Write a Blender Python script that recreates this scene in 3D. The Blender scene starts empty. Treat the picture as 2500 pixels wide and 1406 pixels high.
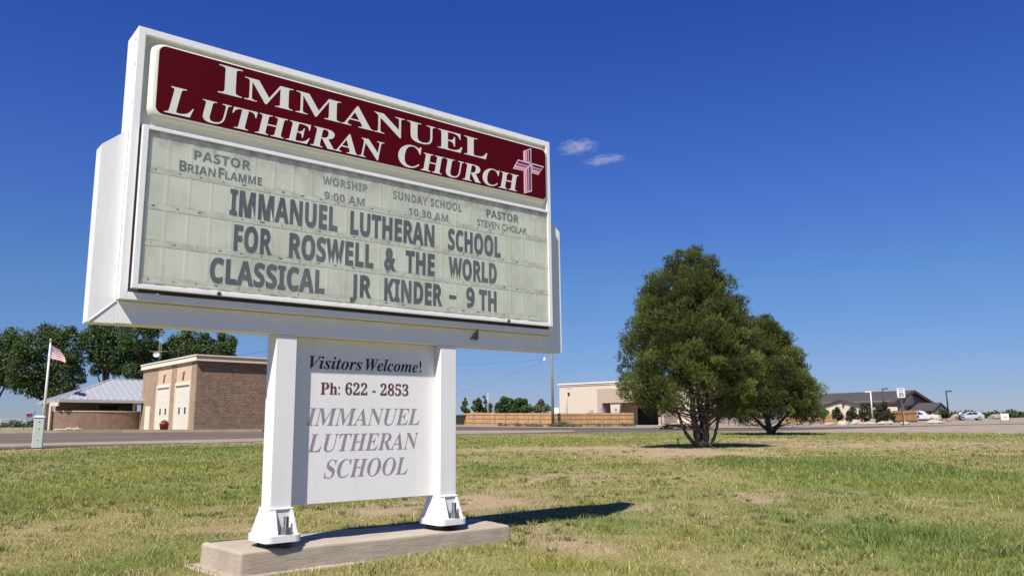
import bpy, math, random
import numpy as np
from mathutils import Vector, Matrix, noise as mnoise

R = math.radians
scene = bpy.context.scene
col = scene.collection

# ------------------------------------------------------------------ camera
H = 0.66                                   # camera height above the lawn
FPX, CX, CY = 1947.24, 1250.0, 703.0       # focal length in photo pixels (2500 wide)
PITCH, ROLL = R(9.926), R(-0.389)
_f = Vector((0, math.cos(PITCH), math.sin(PITCH)))
_u0 = Vector((0, -math.sin(PITCH), math.cos(PITCH)))
_r0 = Vector((1, 0, 0))
_r = _r0 * math.cos(ROLL) + _u0 * math.sin(ROLL)
_u = -_r0 * math.sin(ROLL) + _u0 * math.cos(ROLL)
cam_d = bpy.data.cameras.new('camera')
cam = bpy.data.objects.new('camera', cam_d)
col.objects.link(cam)
cam.matrix_world = Matrix(((_r.x, _u.x, -_f.x, 0), (_r.y, _u.y, -_f.y, 0), (_r.z, _u.z, -_f.z, H), (0, 0, 0, 1)))
cam_d.sensor_fit = 'HORIZONTAL'
cam_d.sensor_width = 36.0
cam_d.lens = 36.0 * FPX / 2500.0
cam_d.clip_start, cam_d.clip_end = 0.05, 20000
scene.camera = cam

# ------------------------------------------------------------------ light
SUN = Vector((-0.312, -0.715, 1.0)).normalized()          # towards the sun
elev = math.asin(SUN.z)
azim = math.atan2(SUN.x, SUN.y)
world = bpy.data.worlds.new("World")
scene.world = world
world.use_nodes = True
wn, wl = world.node_tree.nodes, world.node_tree.links
wn.clear()
sky = wn.new('ShaderNodeTexSky')
sky.sky_type = 'NISHITA'
sky.sun_disc = False
sky.sun_elevation = elev
sky.sun_rotation = azim
sky.altitude = 1100
sky.air_density = 1.0
sky.dust_density = 0.3
sky.ozone_density = 2.0
gco = wn.new('ShaderNodeTexCoord')
gsp = wn.new('ShaderNodeSeparateXYZ')
gra = wn.new('ShaderNodeValToRGB')                      # haze tint of the dry desert sky, by elevation only
for _k, (_p, _c) in enumerate([(0.0, (.30, .34, .50)), (.04, (.30, .345, .53)), (.17, (.286, .43, .64)), (.29, (.25, .396, .80)), (.47, (.157, .33, .845)), (.9, (.12, .28, .78))]):
    _e = gra.color_ramp.elements[_k] if _k < 2 else gra.color_ramp.elements.new(_p)
    _e.position = _p; _e.color = _c + (1,)
hs = wn.new('ShaderNodeMixRGB'); hs.blend_type = 'MULTIPLY'; hs.inputs['Fac'].default_value = 1
wl.new(gco.outputs['Generated'], gsp.inputs[0]); wl.new(gsp.outputs['Z'], gra.inputs['Fac']); wl.new(gra.outputs[0], hs.inputs['Color2'])
bg = wn.new('ShaderNodeBackground')
bg.inputs['Strength'].default_value = 0.085
wo = wn.new('ShaderNodeOutputWorld')
wl.new(sky.outputs[0], hs.inputs['Color1'])
wl.new(hs.outputs[0], bg.inputs['Color'])
wl.new(bg.outputs[0], wo.inputs['Surface'])
sun_d = bpy.data.lights.new('sun', 'SUN')
sun_d.energy = 4.0
sun_d.angle = R(0.53)
sun_d.color = (1.0, 0.955, 0.88)
sun = bpy.data.objects.new('sun', sun_d)
sun.rotation_euler = SUN.to_track_quat('Z', 'Y').to_euler()
sun.location = (-20, -40, 60)
col.objects.link(sun)
vs = scene.view_settings
vs.view_transform = 'Standard'
vs.look = 'None'
vs.exposure = 0.85
vs.gamma = 1.0
scene.cycles.max_bounces = 6
scene.cycles.diffuse_bounces = 3
scene.cycles.transparent_max_bounces = 12

# ------------------------------------------------------------------ pixels -> points
def at(px, py, Y):
    d = _f + _r * ((px - CX) / FPX) + _u * ((CY - py) / FPX)
    p = d * (Y / d.y)
    return Vector((p.x, p.y, p.z + H))
def horizon(px):
    return 1043.76 - 0.0068 * (px - 1252.3)
def px_of(s):                                # X/Y -> photo column at the horizon
    return CX + 2.3 + s * 1976.0

_ty = [0, 3, 6, 19, 28, 36, 46, 58, 72, 95, 115, 135, 150, 250, 400, 1000, 4000]
_tc = [0, 640, 1112, 1350, 1600, 2206, 2600]
_tz = np.array([
 [0, 0, .05, .18, .35, .48, .57, .66, .75, .85, .95, 1.1, 1.3, 1.8, 2.5, 5, 12],
 [0, 0, .05, .15, .20, .38, .52, .62, .74, .85, 1.0, 1.15, 1.3, 1.8, 2.5, 5, 12],
 [0, 0, .05, .15, .18, .26, .42, .64, .82, .98, 1.08, 1.2, 1.35, 1.9, 2.6, 5, 12],
 [0, 0, .05, .15, .18, .23, .36, .54, .66, .72, .76, 1.0, 1.3, 2.0, 2.8, 6, 14],
 [0, 0, .05, .15, .18, .24, .36, .54, .66, .72, .78, 1.1, 1.4, 2.0, 3.0, 6, 14],
 [0, 0, .05, .15, .19, .24, .36, .64, .70, .80, .95, 1.15, 1.5, 2.4, 3.8, 8, 16],
 [0, 0, .05, .15, .19, .24, .40, .64, .80, .95, 1.1, 1.3, 1.6, 2.8, 4.6, 9, 18]])
def _traw(X, Y):
    Y = max(Y, 0.0)
    c = px_of(X / max(Y, 3.0))
    c = min(max(c, 0), 2600)
    zs = [np.interp(Y, _ty, row) for row in _tz]
    return float(np.interp(c, _tc, zs))
_GX = [-1500, -700, -400, -250, -160, -120, -90, -70, -56, -45, -38, -32, -26, -21, -16, -12, -8, -4, 0,
       4, 8, 12, 16, 21, 26, 32, 38, 45, 56, 70, 90, 120, 160, 250, 400, 700, 1500]
_GY = [-40, 0, 3, 6, 12, 19, 24, 28, 32, 36, 41, 46, 52, 58, 65, 72, 83, 95, 105, 115, 125, 135, 150, 180, 250, 400, 1000, 4000]
_GZ = np.array([[_traw(x, y) for y in _GY] for x in _GX])
def terrain(X, Y):
    i = int(np.clip(np.searchsorted(_GX, X, 'right') - 1, 0, len(_GX) - 2))
    j = int(np.clip(np.searchsorted(_GY, Y, 'right') - 1, 0, len(_GY) - 2))
    u = (X - _GX[i]) / (_GX[i + 1] - _GX[i]); v = (Y - _GY[j]) / (_GY[j + 1] - _GY[j])
    a, b, c, d = _GZ[i, j], _GZ[i + 1, j], _GZ[i + 1, j + 1], _GZ[i, j + 1]
    if u >= v:
        return a + (b - a) * u + (c - b) * v
    return a + (c - d) * u + (d - a) * v
def hit(px, py):                              # where the ray through a photo pixel meets the ground
    lo = None; Y = 2.0
    prev = Y
    while Y < 2500:
        p = at(px, py, Y)
        if p.z <= terrain(p.x, p.y):
            a, b = prev, Y
            for _ in range(25):
                m = (a + b) / 2; q = at(px, py, m)
                if q.z <= terrain(q.x, q.y): b = m
                else: a = m
            q = at(px, py, b)
            return Vector((q.x, q.y, terrain(q.x, q.y)))
        prev = Y; Y *= 1.01
    q = at(px, horizon(px), 300)
    return Vector((q.x, q.y, terrain(q.x, q.y)))
def base(px, Y):                              # point on the ground in a photo column at depth Y
    x = at(px, horizon(px), Y).x
    return Vector((x, Y, terrain(x, Y)))

# ------------------------------------------------------------------ materials
def srgb(r, g, b):
    f = lambda c: (c / 255 / 12.92) if c / 255 <= .04045 else ((c / 255 + .055) / 1.055) ** 2.4
    return (f(r), f(g), f(b), 1.0)
def nm(name):
    m = bpy.data.materials.new(name); m.use_nodes = True
    n, l = m.node_tree.nodes, m.node_tree.links
    return m, n, l, n['Principled BSDF']
def rgba(c): return tuple(c) if len(c) == 4 else tuple(c) + (1.0,)
def noise_node(n, l, scale, detail=4, rough=.55, coord='pos', vscale=None):
    if coord == 'pos':
        g = n.new('ShaderNodeNewGeometry'); out = g.outputs['Position']
    else:
        g = n.new('ShaderNodeTexCoord'); out = g.outputs['UV' if coord == 'uv' else 'Object']
    if vscale:
        mp = n.new('ShaderNodeMapping'); mp.inputs['Scale'].default_value = vscale
        l.new(out, mp.inputs['Vector']); out = mp.outputs[0]
    t = n.new('ShaderNodeTexNoise'); t.inputs['Scale'].default_value = scale
    t.inputs['Detail'].default_value = detail; t.inputs['Roughness'].default_value = rough
    l.new(out, t.inputs['Vector'])
    return t
def ramp(n, l, src, stops):
    r = n.new('ShaderNodeValToRGB')
    e = r.color_ramp.elements
    while len(e) < len(stops): e.new(.5)
    for k, (p, c) in enumerate(stops):
        e[k].position = p; e[k].color = rgba(c)
    l.new(src, r.inputs['Fac'])
    return r
def mat(name, c, rough=.6, var=.12, scale=6, metal=0, spec=.5, bump=0, bscale=None, coord='pos', vscale=None, c2=None):
    m, n, l, b = nm(name)
    c = rgba(c)
    t = noise_node(n, l, scale, coord=coord, vscale=vscale)
    lo = tuple(max(0, x * (1 - var)) for x in c[:3]); hi = tuple(min(1, x * (1 + var)) for x in (c2 or c)[:3])
    r = ramp(n, l, t.outputs['Fac'], [(.3, lo), (.7, hi)])
    l.new(r.outputs[0], b.inputs['Base Color'])
    b.inputs['Roughness'].default_value = rough
    b.inputs['Metallic'].default_value = metal
    b.inputs['Specular IOR Level'].default_value = spec
    if bump:
        t2 = noise_node(n, l, bscale or scale * 5, detail=6, coord=coord, vscale=vscale)
        bp = n.new('ShaderNodeBump'); bp.inputs['Strength'].default_value = bump; bp.inputs['Distance'].default_value = .02
        l.new(t2.outputs['Fac'], bp.inputs['Height']); l.new(bp.outputs[0], b.inputs['Normal'])
    return m

# ------------------------------------------------------------------ mesh builder
class MB:
    def __init__(s): s.v = []; s.f = []; s.m = []; s.sm = []
    def add(s, vs, fs, mi=0, smooth=False):
        o = len(s.v); s.v += [tuple(p) for p in vs]
        for f in fs: s.f.append([i + o for i in f]); s.m.append(mi); s.sm.append(smooth)
    def box(s, x0, x1, y0, y1, z0, z1, mi=0):
        s.hexa([(x0, y0, z0), (x1, y0, z0), (x1, y1, z0), (x0, y1, z0), (x0, y0, z1), (x1, y0, z1), (x1, y1, z1), (x0, y1, z1)], mi)
    def hexa(s, p, mi=0):
        s.add(p, [(0, 3, 2, 1), (4, 5, 6, 7), (0, 1, 5, 4), (1, 2, 6, 5), (2, 3, 7, 6), (3, 0, 4, 7)], mi)
    def prism(s, poly, vec, mi=0, smooth=False):            # closed polygon of 3-D points swept by a vector
        n = len(poly); v = Vector(vec)
        P = [Vector(p) for p in poly] + [Vector(p) + v for p in poly]
        fs = [list(range(n))[::-1], list(range(n, 2 * n))]
        s.add(P, fs, mi)
        s.add(P, [(i, (i + 1) % n, n + (i + 1) % n, n + i) for i in range(n)], mi, smooth)
    def tube(s, pts, rad, seg=8, mi=0, cap=True, smooth=True):
        pts = [Vector(p) for p in pts]
        if not hasattr(rad, '__len__'): rad = [rad] * len(pts)
        rings = []; V = []
        for i, p in enumerate(pts):
            d = (pts[min(i + 1, len(pts) - 1)] - pts[max(i - 1, 0)]).normalized()
            a = d.orthogonal() if abs(d.z) > .9 else d.cross(Vector((0, 0, 1)))
            if abs(d.z) > .9: a = Vector((1, 0, 0)) - d * d.x
            a.normalize(); b = d.cross(a)
            for k in range(seg):
                t = 2 * math.pi * k / seg
                V.append(p + (a * math.cos(t) + b * math.sin(t)) * rad[i])
        F = []
        for i in range(len(pts) - 1):
            for k in range(seg):
                F.append((i * seg + k, i * seg + (k + 1) % seg, (i + 1) * seg + (k + 1) % seg, (i + 1) * seg + k))
        s.add(V, F, mi, smooth)
        if cap:
            o = len(s.v) - len(V)
            s.f.append([o + k for k in range(seg)][::-1]); s.m.append(mi); s.sm.append(False)
            s.f.append([o + (len(pts) - 1) * seg + k for k in range(seg)]); s.m.append(mi); s.sm.append(False)
    def ball(s, c, r, mi=0, seg=10, rings=6, sc=(1, 1, 1)):
        V = []; F = []
        for i in range(rings + 1):
            th = math.pi * i / rings
            for k in range(seg):
                a = 2 * math.pi * k / seg
                V.append((c[0] + r * sc[0] * math.sin(th) * math.cos(a), c[1] + r * sc[1] * math.sin(th) * math.sin(a), c[2] + r * sc[2] * math.cos(th)))
        for i in range(rings):
            for k in range(seg): F.append((i * seg + k, (i + 1) * seg + k, (i + 1) * seg + (k + 1) % seg, i * seg + (k + 1) % seg))
        s.add(V, F, mi, True)
    def build(s, name, m, parent=None, bevel=0, origin=None):
        me = bpy.data.meshes.new(name)
        o3 = Vector(origin) if origin else Vector((0, 0, 0))
        me.from_pydata([tuple(Vector(p) - o3) for p in s.v], [], s.f)
        for x in (m if isinstance(m, (list, tuple)) else [m]): me.materials.append(x)
        me.polygons.foreach_set('material_index', s.m)
        me.polygons.foreach_set('use_smooth', s.sm)
        uvl = me.uv_layers.new(name='UVMap')
        for p in me.polygons:
            nn = p.normal
            if abs(nn.z) > .85: tx, ty = Vector((1, 0, 0)), Vector((0, 1, 0))
            else:
                tx = Vector((-nn.y, nn.x, 0)).normalized(); ty = Vector((0, 0, 1))
            for li in p.loop_indices:
                co = Vector(s.v[me.loops[li].vertex_index])
                uvl.data[li].uv = (co.dot(tx), co.dot(ty))
        me.validate(); me.update()
        o = bpy.data.objects.new(name, me); col.objects.link(o)
        if parent: o.parent = parent
        elif origin: o.location = o3
        if bevel:
            md = o.modifiers.new('bevel', 'BEVEL'); md.width = bevel; md.segments = 2; md.limit_method = 'ANGLE'; md.angle_limit = R(35)
        return o
def np_mesh(name, V, F, m, parent=None, tone=None, rgb=None, smooth=False, loc=None):
    """V (n,3) array, F (k,c) array of equal-sided faces; tone = one value per face, rgb = colour per vertex."""
    V = np.asarray(V, np.float32); F = np.asarray(F, np.int32)
    if loc is not None: V = V - np.asarray(loc, np.float32)
    me = bpy.data.meshes.new(name)
    me.vertices.add(len(V)); me.vertices.foreach_set('co', V.ravel())
    k = F.shape[1]
    me.loops.add(F.size); me.loops.foreach_set('vertex_index', F.ravel())
    me.polygons.add(len(F))
    me.polygons.foreach_set('loop_start', np.arange(0, F.size, k, dtype=np.int32))
    me.update(calc_edges=True)
    if smooth: me.polygons.foreach_set('use_smooth', np.ones(len(F), bool))
    if tone is not None:
        a = me.attributes.new('tone', 'FLOAT', 'FACE'); a.data.foreach_set('value', np.asarray(tone, np.float32))
    if rgb is not None:
        a = me.attributes.new('hue', 'FLOAT_COLOR', 'POINT')
        a.data.foreach_set('color', np.concatenate([rgb, np.ones((len(rgb), 1))], 1).astype(np.float32).ravel())
    me.materials.append(m); me.validate()
    o = bpy.data.objects.new(name, me); col.objects.link(o)
    if parent: o.parent = parent
    if loc is not None and not parent: o.location = loc
    return o
def tag(o, label, cat, group=None):
    o['label'] = label; o['category'] = cat
    if group: o['group'] = group
    return o
def kind(o, k): o['kind'] = k; return o
def empty(name, loc, rz=0.0):
    o = bpy.data.objects.new(name, None); o.empty_display_size = .2
    o.location = loc; o.rotation_euler = (0, 0, rz); col.objects.link(o)
    return o
def copy_tree(o, parent=None):
    c = o.copy(); col.objects.link(c)
    if parent: c.parent = parent
    for ch in list(o.children): copy_tree(ch, c)
    return c

# ------------------------------------------------------------------ numpy noise
def vnoise(x, y, seed=0):
    rng = np.random.RandomState(seed); T = rng.rand(256, 256)
    xi = np.floor(x).astype(int); yi = np.floor(y).astype(int); u = x - xi; v = y - yi
    u = u * u * (3 - 2 * u); v = v * v * (3 - 2 * v)
    g = lambda a, b: T[a % 256, b % 256]
    return (g(xi, yi) * (1 - u) + g(xi + 1, yi) * u) * (1 - v) + (g(xi, yi + 1) * (1 - u) + g(xi + 1, yi + 1) * u) * v
def fbm(x, y, seed=0, oct=4):
    s = 0; a = .5; t = 0
    for k in range(oct):
        s = s + a * vnoise(x * 2 ** k + 17.3 * k, y * 2 ** k + 5.1 * k, seed + k); t += a; a *= .55
    return s / t

# ================================================================== GROUND
M_dirt = mat('bare_dirt', (.30, .235, .17), .95, .2, .35, bump=.4, bscale=14, spec=.08)
M_asphalt = mat('asphalt', (.105, .085, .075), .92, .16, .5, bump=.3, bscale=30, spec=.08)
M_asphalt_old = mat('worn_asphalt', (.135, .106, .086), .92, .16, .25, bump=.3, bscale=30, spec=.08)
M_conc_pale = mat('pale_concrete', (.27, .222, .178), .9, .12, 1.2, bump=.2, bscale=20, spec=.08)
M_gravel = mat('pale_gravel', (.275, .222, .172), .95, .22, 1.1, bump=.6, bscale=9, spec=.08)
M_verge = mat('verge_grass', (.16, .17, .05), .95, .35, 1.5, bump=.8, bscale=12, spec=.08)
M_field = mat('dry_field', (.25, .22, .12), .95, .25, .06, bump=.5, bscale=3, spec=.08)

def clip(poly, tri):
    out = poly
    for k in range(3):
        a, b = tri[k], tri[(k + 1) % 3]
        inp, out = out, []
        if not inp: return []
        side = lambda p: (b[0] - a[0]) * (p[1] - a[1]) - (b[1] - a[1]) * (p[0] - a[0])
        for i in range(len(inp)):
            p, q = inp[i - 1], inp[i]
            sp, sq = side(p), side(q)
            if sq >= -1e-9:
                if sp < -1e-9:
                    t = sp / (sp - sq); out.append((p[0] + (q[0] - p[0]) * t, p[1] + (q[1] - p[1]) * t))
                out.append(q)
            elif sp >= -1e-9:
                t = sp / (sp - sq); out.append((p[0] + (q[0] - p[0]) * t, p[1] + (q[1] - p[1]) * t))
    return out
def sheet(name, polys, m, dz):
    mb = MB()
    for poly in polys:
        xs = [p[0] for p in poly]; ys = [p[1] for p in poly]
        for i in range(len(_GX) - 1):
            if _GX[i + 1] < min(xs) or _GX[i] > max(xs): continue
            for j in range(len(_GY) - 1):
                if _GY[j + 1] < min(ys) or _GY[j] > max(ys): continue
                a, b, c, d = (_GX[i], _GY[j]), (_GX[i + 1], _GY[j]), (_GX[i + 1], _GY[j + 1]), (_GX[i], _GY[j + 1])
                za, zb, zc, zd = _GZ[i, j], _GZ[i + 1, j], _GZ[i + 1, j + 1], _GZ[i, j + 1]
                for tri, zz in (((a, b, c), 0), ((a, c, d), 1)):
                    q = clip(list(poly), tri)
                    if len(q) < 3: continue
                    V = []
                    for x, y in q:
                        u = (x - a[0]) / (b[0] - a[0]); v = (y - a[1]) / (d[1] - a[1])
                        z = za + (zb - za) * u + (zc - zb) * v if zz == 0 else za + (zc - zd) * u + (zd - za) * v
                        V.append((x, y, z + dz))
                    mb.add(V, [tuple(range(len(V)))], 0, False)
    return kind(mb.build(name, m), 'structure')
def xy(pts): return [(p.x, p.y) for p in (hit(a, b) for a, b in pts)]
def band(lo, hi): return xy(lo) + xy(hi)[::-1]

sheet('ground', [[(-1500, -40), (1500, -40), (1500, 4000), (-1500, 4000)]], M_field, -.03)
LAWN_EDGE = [(-700, 1120), (-200, 1105), (0, 1098), (300, 1089), (640, 1078.5), (1112, 1061.5), (1400, 1057), (1650, 1054.5), (1960, 1055.5), (2500, 1058), (2900, 1060), (3300, 1062)]
SH_NEAR = [(-700, 1112), (-200, 1096), (0, 1089.5), (300, 1082.5), (640, 1075.5), (1112, 1058.5), (1400, 1052.5)]
SH_FAR = [(-700, 1100), (-200, 1088), (0, 1082), (300, 1076), (640, 1068.5), (1112, 1049.5), (1400, 1049.3)]
A_FAR = [(-700, 1064), (-200, 1058.5), (0, 1056.5), (300, 1054.5), (640, 1052.5), (1112, 1041.2), (1350, 1042.8), (1600, 1043.2), (1900, 1042.5), (2206, 1038.5), (2500, 1032)]
# road surfaces, drawn as strips on the ground
road_poly = xy(LAWN_EDGE[:8]) + xy([(1650, 1051.5), (1900, 1050.5)]) + xy([(2206, 1041.5), (2500, 1034.5), (2900, 1027)]) + xy(([(2900, 1024.5)] + A_FAR[::-1]))
sheet('road', [road_poly], M_asphalt_old, -.018)
sheet('road_shoulder', [band(SH_NEAR, SH_FAR)], M_conc_pale, -.012)
NEAR_LANE = xy(LAWN_EDGE[:7]) + xy(SH_NEAR[::-1])
sheet('road_gutter', [NEAR_LANE], M_asphalt, -.014)
FAR_LANE = xy([(640, 1066), (1112, 1049), (1400, 1048.5), (1650, 1050.5), (1900, 1049.5), (2206, 1041)]) + xy([(2206, 1038.8), (1900, 1042.8), (1600, 1043.6), (1350, 1043.2), (1112, 1041.6), (640, 1056)])
sheet('road_lane', [FAR_LANE], M_asphalt, -.014)
# pale dirt lot between the lawn and the road, and the building plots behind
lot = xy(LAWN_EDGE[7:]) + xy([(3300, 1034), (2900, 1028), (2500, 1034.8), (2206, 1041.8), (1900, 1050.8), (1650, 1051.8)])
sheet('dirt_lot', [lot], M_gravel, -.012)
plot = xy(A_FAR[5:]) + [(150, 230), (-5, 230)]
sheet('gravel_plot', [plot], M_gravel, -.021)
verge = band([(-700, 1063), (-200, 1057.5), (0, 1055.5), (300, 1053.5), (640, 1051.5), (1112, 1040.6)], [(-700, 1058), (-200, 1053), (0, 1051), (300, 1048.5), (640, 1046.5), (1112, 1038)])
sheet('grass_verge', [verge], M_verge, -.009)
# kerb on the far side of the road
kb = MB()
kp = xy([(-200, 1058), (0, 1056), (150, 1055.2), (300, 1054), (480, 1053), (640, 1052), (900, 1046), (1112, 1041)])
for (x0, y0), (x1, y1) in zip(kp[:-1], kp[1:]):
    z0, z1 = terrain(x0, y0), terrain(x1, y1)
    kb.hexa([(x0, y0, z0 - .05), (x1, y1, z1 - .05), (x1, y1 + .3, z1 - .05), (x0, y0 + .3, z0 - .05), (x0, y0, z0 + .1), (x1, y1, z1 + .1), (x1, y1 + .3, z1 + .1), (x0, y0 + .3, z0 + .1)])
kind(kb.build('kerb', M_conc_pale), 'structure')

# ------------------------------------------------------------------ lawn
# patches: (photo px centre, half width px, half height px, dirt, green, yellow)
_P = [
 (1170, 1225, 110, 26, .70, -.2, 0), (890, 1255, 170, 26, .75, -.2, 0), (560, 1300, 110, 14, .8, -.1, 0),
 (1460, 1345, 190, 40, .50, -.25, 0), (1330, 1318, 130, 24, .45, -.15, 0), (1845, 1222, 90, 22, .55, -.1, 0),
 (1700, 1108, 150, 12, 1.0, -.4, 0), (1500, 1093, 280, 9, .75, -.5, 0), (1250, 1097, 170, 7, .5, -.4, 0),
 (1240, 1230, 150, 12, .5, 0, 0), (1560, 1235, 80, 10, .5, .1, 0), (2330, 1084, 220, 11, .55, -.5, 0), (2050, 1090, 200, 9, .4, -.5, 0), (1900, 1074, 130, 6, .5, -.4, 0),
 (2010, 1137, 200, 24, -.9, 1.3, -.35), (2260, 1167, 240, 28, -1.0, 1.4, -.40), (2480, 1172, 130, 32, -.9, 1.2, -.35), (1830, 1128, 90, 16, -.6, .9, -.2),
 (2350, 1350, 250, 66, -.8, 1.05, -.25), (2150, 1300, 160, 40, -.3, .35, -.2), (1880, 1260, 110, 26, -.3, .4, -.3), (1500, 1285, 110, 26, -.4, .6, -.2),
 (1520, 1140, 90, 9, -.4, .6, 0), (1330, 1080, 240, 12, -.5, .4, .5), (1900, 1062, 300, 5, -.4, .5, .2), (2300, 1063, 260, 5, -.4, .5, .2),
 (1180, 1150, 90, 22, -.3, .45, -.2), (1300, 1140, 120, 14, -.2, .25, -.1), (1500, 1390, 260, 22, -.5, .35, .6), (1330, 1385, 130, 22, -.5, .35, .5),
 (400, 1355, 130, 40, -.6, .75, -.1), (150, 1400, 140, 40, -.5, .6, .1), (480, 1100, 170, 10, -.5, .6, -.2), (120, 1120, 180, 12, -.3, .3, -.2),
 (420, 1155, 190, 22, -.5, .35, .6), (150, 1190, 160, 40, -.4, .35, .3), (330, 1255, 130, 20, .25, -.4, .2), (80, 1300, 120, 25, .2, -.3, .3), (620, 1200, 60, 40, -.3, .4, -.1),
 (200, 1230, 120, 20, -.3, .4, .1), (2250, 1225, 240, 16, .1, -.2, .35), (1700, 1390, 90, 20, .35, -.1, .1), (1950, 1400, 120, 20, .15, .1, .1), (2250, 1320, 60, 12, .3, 0, 0),
 (1060, 1330, 60, 10, .2, .1, .1), (1290, 1300, 70, 14, .45, 0, 0), (600, 1110, 160, 10, -.3, .35, .1), (1700, 1180, 180, 18, .05, .05, .15),
]
_PG = []
for a, b, w, h, d, g, y in _P:
    c = hit(a, b); e = hit(a, b - h); f2 = hit(a, b + h)
    _PG.append((c.x, c.y, max(w / 1947 * c.y, .05), max(abs(e.y - f2.y) / 2, .05), d, g, y))
def patch(X, Y):
    d = .28 + .9 * (fbm(X * .55, Y * .40, 3) - .5) + .6 * (fbm(X * 2.1, Y * 2.1, 9) - .5) + .75 * (fbm(X * 7.3, Y * 7.3, 13, 3) - .5)
    g = .42 + 1.3 * (fbm(X * .33 + 9, Y * .26, 21) - .5) + .5 * (fbm(X * 1.5, Y * 1.5, 33) - .5) + .5 * (fbm(X * 5.1, Y * 5.1, 35, 3) - .5)
    y = .46 + 1.1 * (fbm(X * .4, Y * .3 + 4, 41) - .5)
    wx = (fbm(X * .9, Y * .9, 55) - .5) * .9; wy = (fbm(X * .9 + 30, Y * .9, 56) - .5) * .9
    for cx, cy, rx, ry, a, b, c in _PG:
        q = ((X - cx) / rx + wx) ** 2 + ((Y - cy) / ry + wy) ** 2
        k = np.exp(-q * 1.3)
        d = d + a * k; g = g + b * k; y = y + c * k
    return np.clip(d, 0, 1), np.clip(g, 0, 1), np.clip(y, 0, 1)
DIRT = np.array([.37, .278, .180]); THATCH = np.array([.30, .242, .115]); DRY = np.array([.53, .435, .20])
YEL = np.array([.43, .375, .085]); GRN = np.array([.122, .205, .030]); BLU = np.array([.165, .205, .080])
def ground_rgb(X, Y):
    d, g, y = patch(X, Y)
    c = THATCH[None] * (1 - g[:, None] * .72) + GRN[None] * (g[:, None] * .72)
    k = np.clip((d - .35) / .45, 0, 1)[:, None]
    n = (.82 + .4 * fbm(X * 7, Y * 7, 71))[:, None]
    return (c * (1 - k) + DIRT[None] * k) * n
def edge_y(X):
    return np.interp(X, _LEX, _LEY)
_le = xy(LAWN_EDGE)
_LEX = [p[0] for p in _le]; _LEY = [p[1] for p in _le]
terr_v = np.vectorize(terrain)
M_lawn, n, l, b = nm('lawn_soil')
at_ = n.new('ShaderNodeAttribute'); at_.attribute_name = 'hue'
t = noise_node(n, l, 60, 6, .7)
mx = n.new('ShaderNodeMixRGB'); mx.blend_type = 'MULTIPLY'; mx.inputs['Fac'].default_value = .8
r_ = ramp(n, l, t.outputs['Fac'], [(.3, (.55, .55, .55)), (.7, (1.25, 1.2, 1.1))])
l.new(at_.outputs['Color'], mx.inputs['Color1']); l.new(r_.outputs[0], mx.inputs['Color2']); l.new(mx.outputs[0], b.inputs['Base Color'])
b.inputs['Roughness'].default_value = .95; b.inputs['Specular IOR Level'].default_value = .1
bp = n.new('ShaderNodeBump'); bp.inputs['Strength'].default_value = .7; bp.inputs['Distance'].default_value = .02
l.new(t.outputs['Fac'], bp.inputs['Height']); l.new(bp.outputs[0], b.inputs['Normal'])
nx, ny = 420, 260
gx = np.sinh(np.linspace(-3.2, 3.2, nx)) / np.sinh(3.2) * 44
tv = np.linspace(0, 1, ny) ** 1.8
XX = np.repeat(gx[:, None], ny, 1); EY = edge_y(gx)[:, None]
YY = -4 + tv[None, :] * (EY + 4)
xf, yf = XX.ravel(), YY.ravel()
def lawn_z(x, y):
    return terr_v(x, y) + .012 + .03 * (fbm(x * .8, y * .8, 81) - .5) + .022 * (fbm(x * 4, y * 4, 85) - .5)
zf = lawn_z(xf, yf)
ii = (np.arange(nx - 1)[:, None] * ny + np.arange(ny - 1)[None, :]).ravel()
F = np.stack([ii, ii + ny, ii + ny + 1, ii + 1], 1)
kind(np_mesh('lawn', np.stack([xf, yf, zf], 1), F, M_lawn, rgb=ground_rgb(xf, yf), smooth=True), 'structure')

# footing outline (needed so that no grass grows through it)
FOOT = {'FL': (-1.197, 3.643), 'FR': (-.020, 4.568), 'RR': (-.228, 4.920), 'RL': (-1.494, 3.966)}
def in_foot(X, Y, g):
    c = [FOOT[k] for k in ('FL', 'FR', 'RR', 'RL')]; m = np.ones(len(X), bool)
    for i in range(4):
        a, b2 = c[i], c[(i + 1) % 4]; L = math.hypot(b2[0] - a[0], b2[1] - a[1])
        m &= ((b2[0] - a[0]) * (Y - a[1]) - (b2[1] - a[1]) * (X - a[0])) / L > -g
    return m
M_grass, n, l, b = nm('grass_blade')
at_ = n.new('ShaderNodeAttribute'); at_.attribute_name = 'hue'
tr = n.new('ShaderNodeBsdfTranslucent'); ms = n.new('ShaderNodeMixShader'); ms.inputs[0].default_value = .3
l.new(at_.outputs['Color'], b.inputs['Base Color']); l.new(at_.outputs['Color'], tr.inputs['Color'])
b.inputs['Roughness'].default_value = .55; b.inputs['Specular IOR Level'].default_value = .25
l.new(b.outputs[0], ms.inputs[1]); l.new(tr.outputs[0], ms.inputs[2]); l.new(ms.outputs[0], n['Material Output'].inputs['Surface'])
rng = np.random.RandomState(7)
Vs, Fs, Cs = [], [], []; off = 0
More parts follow.
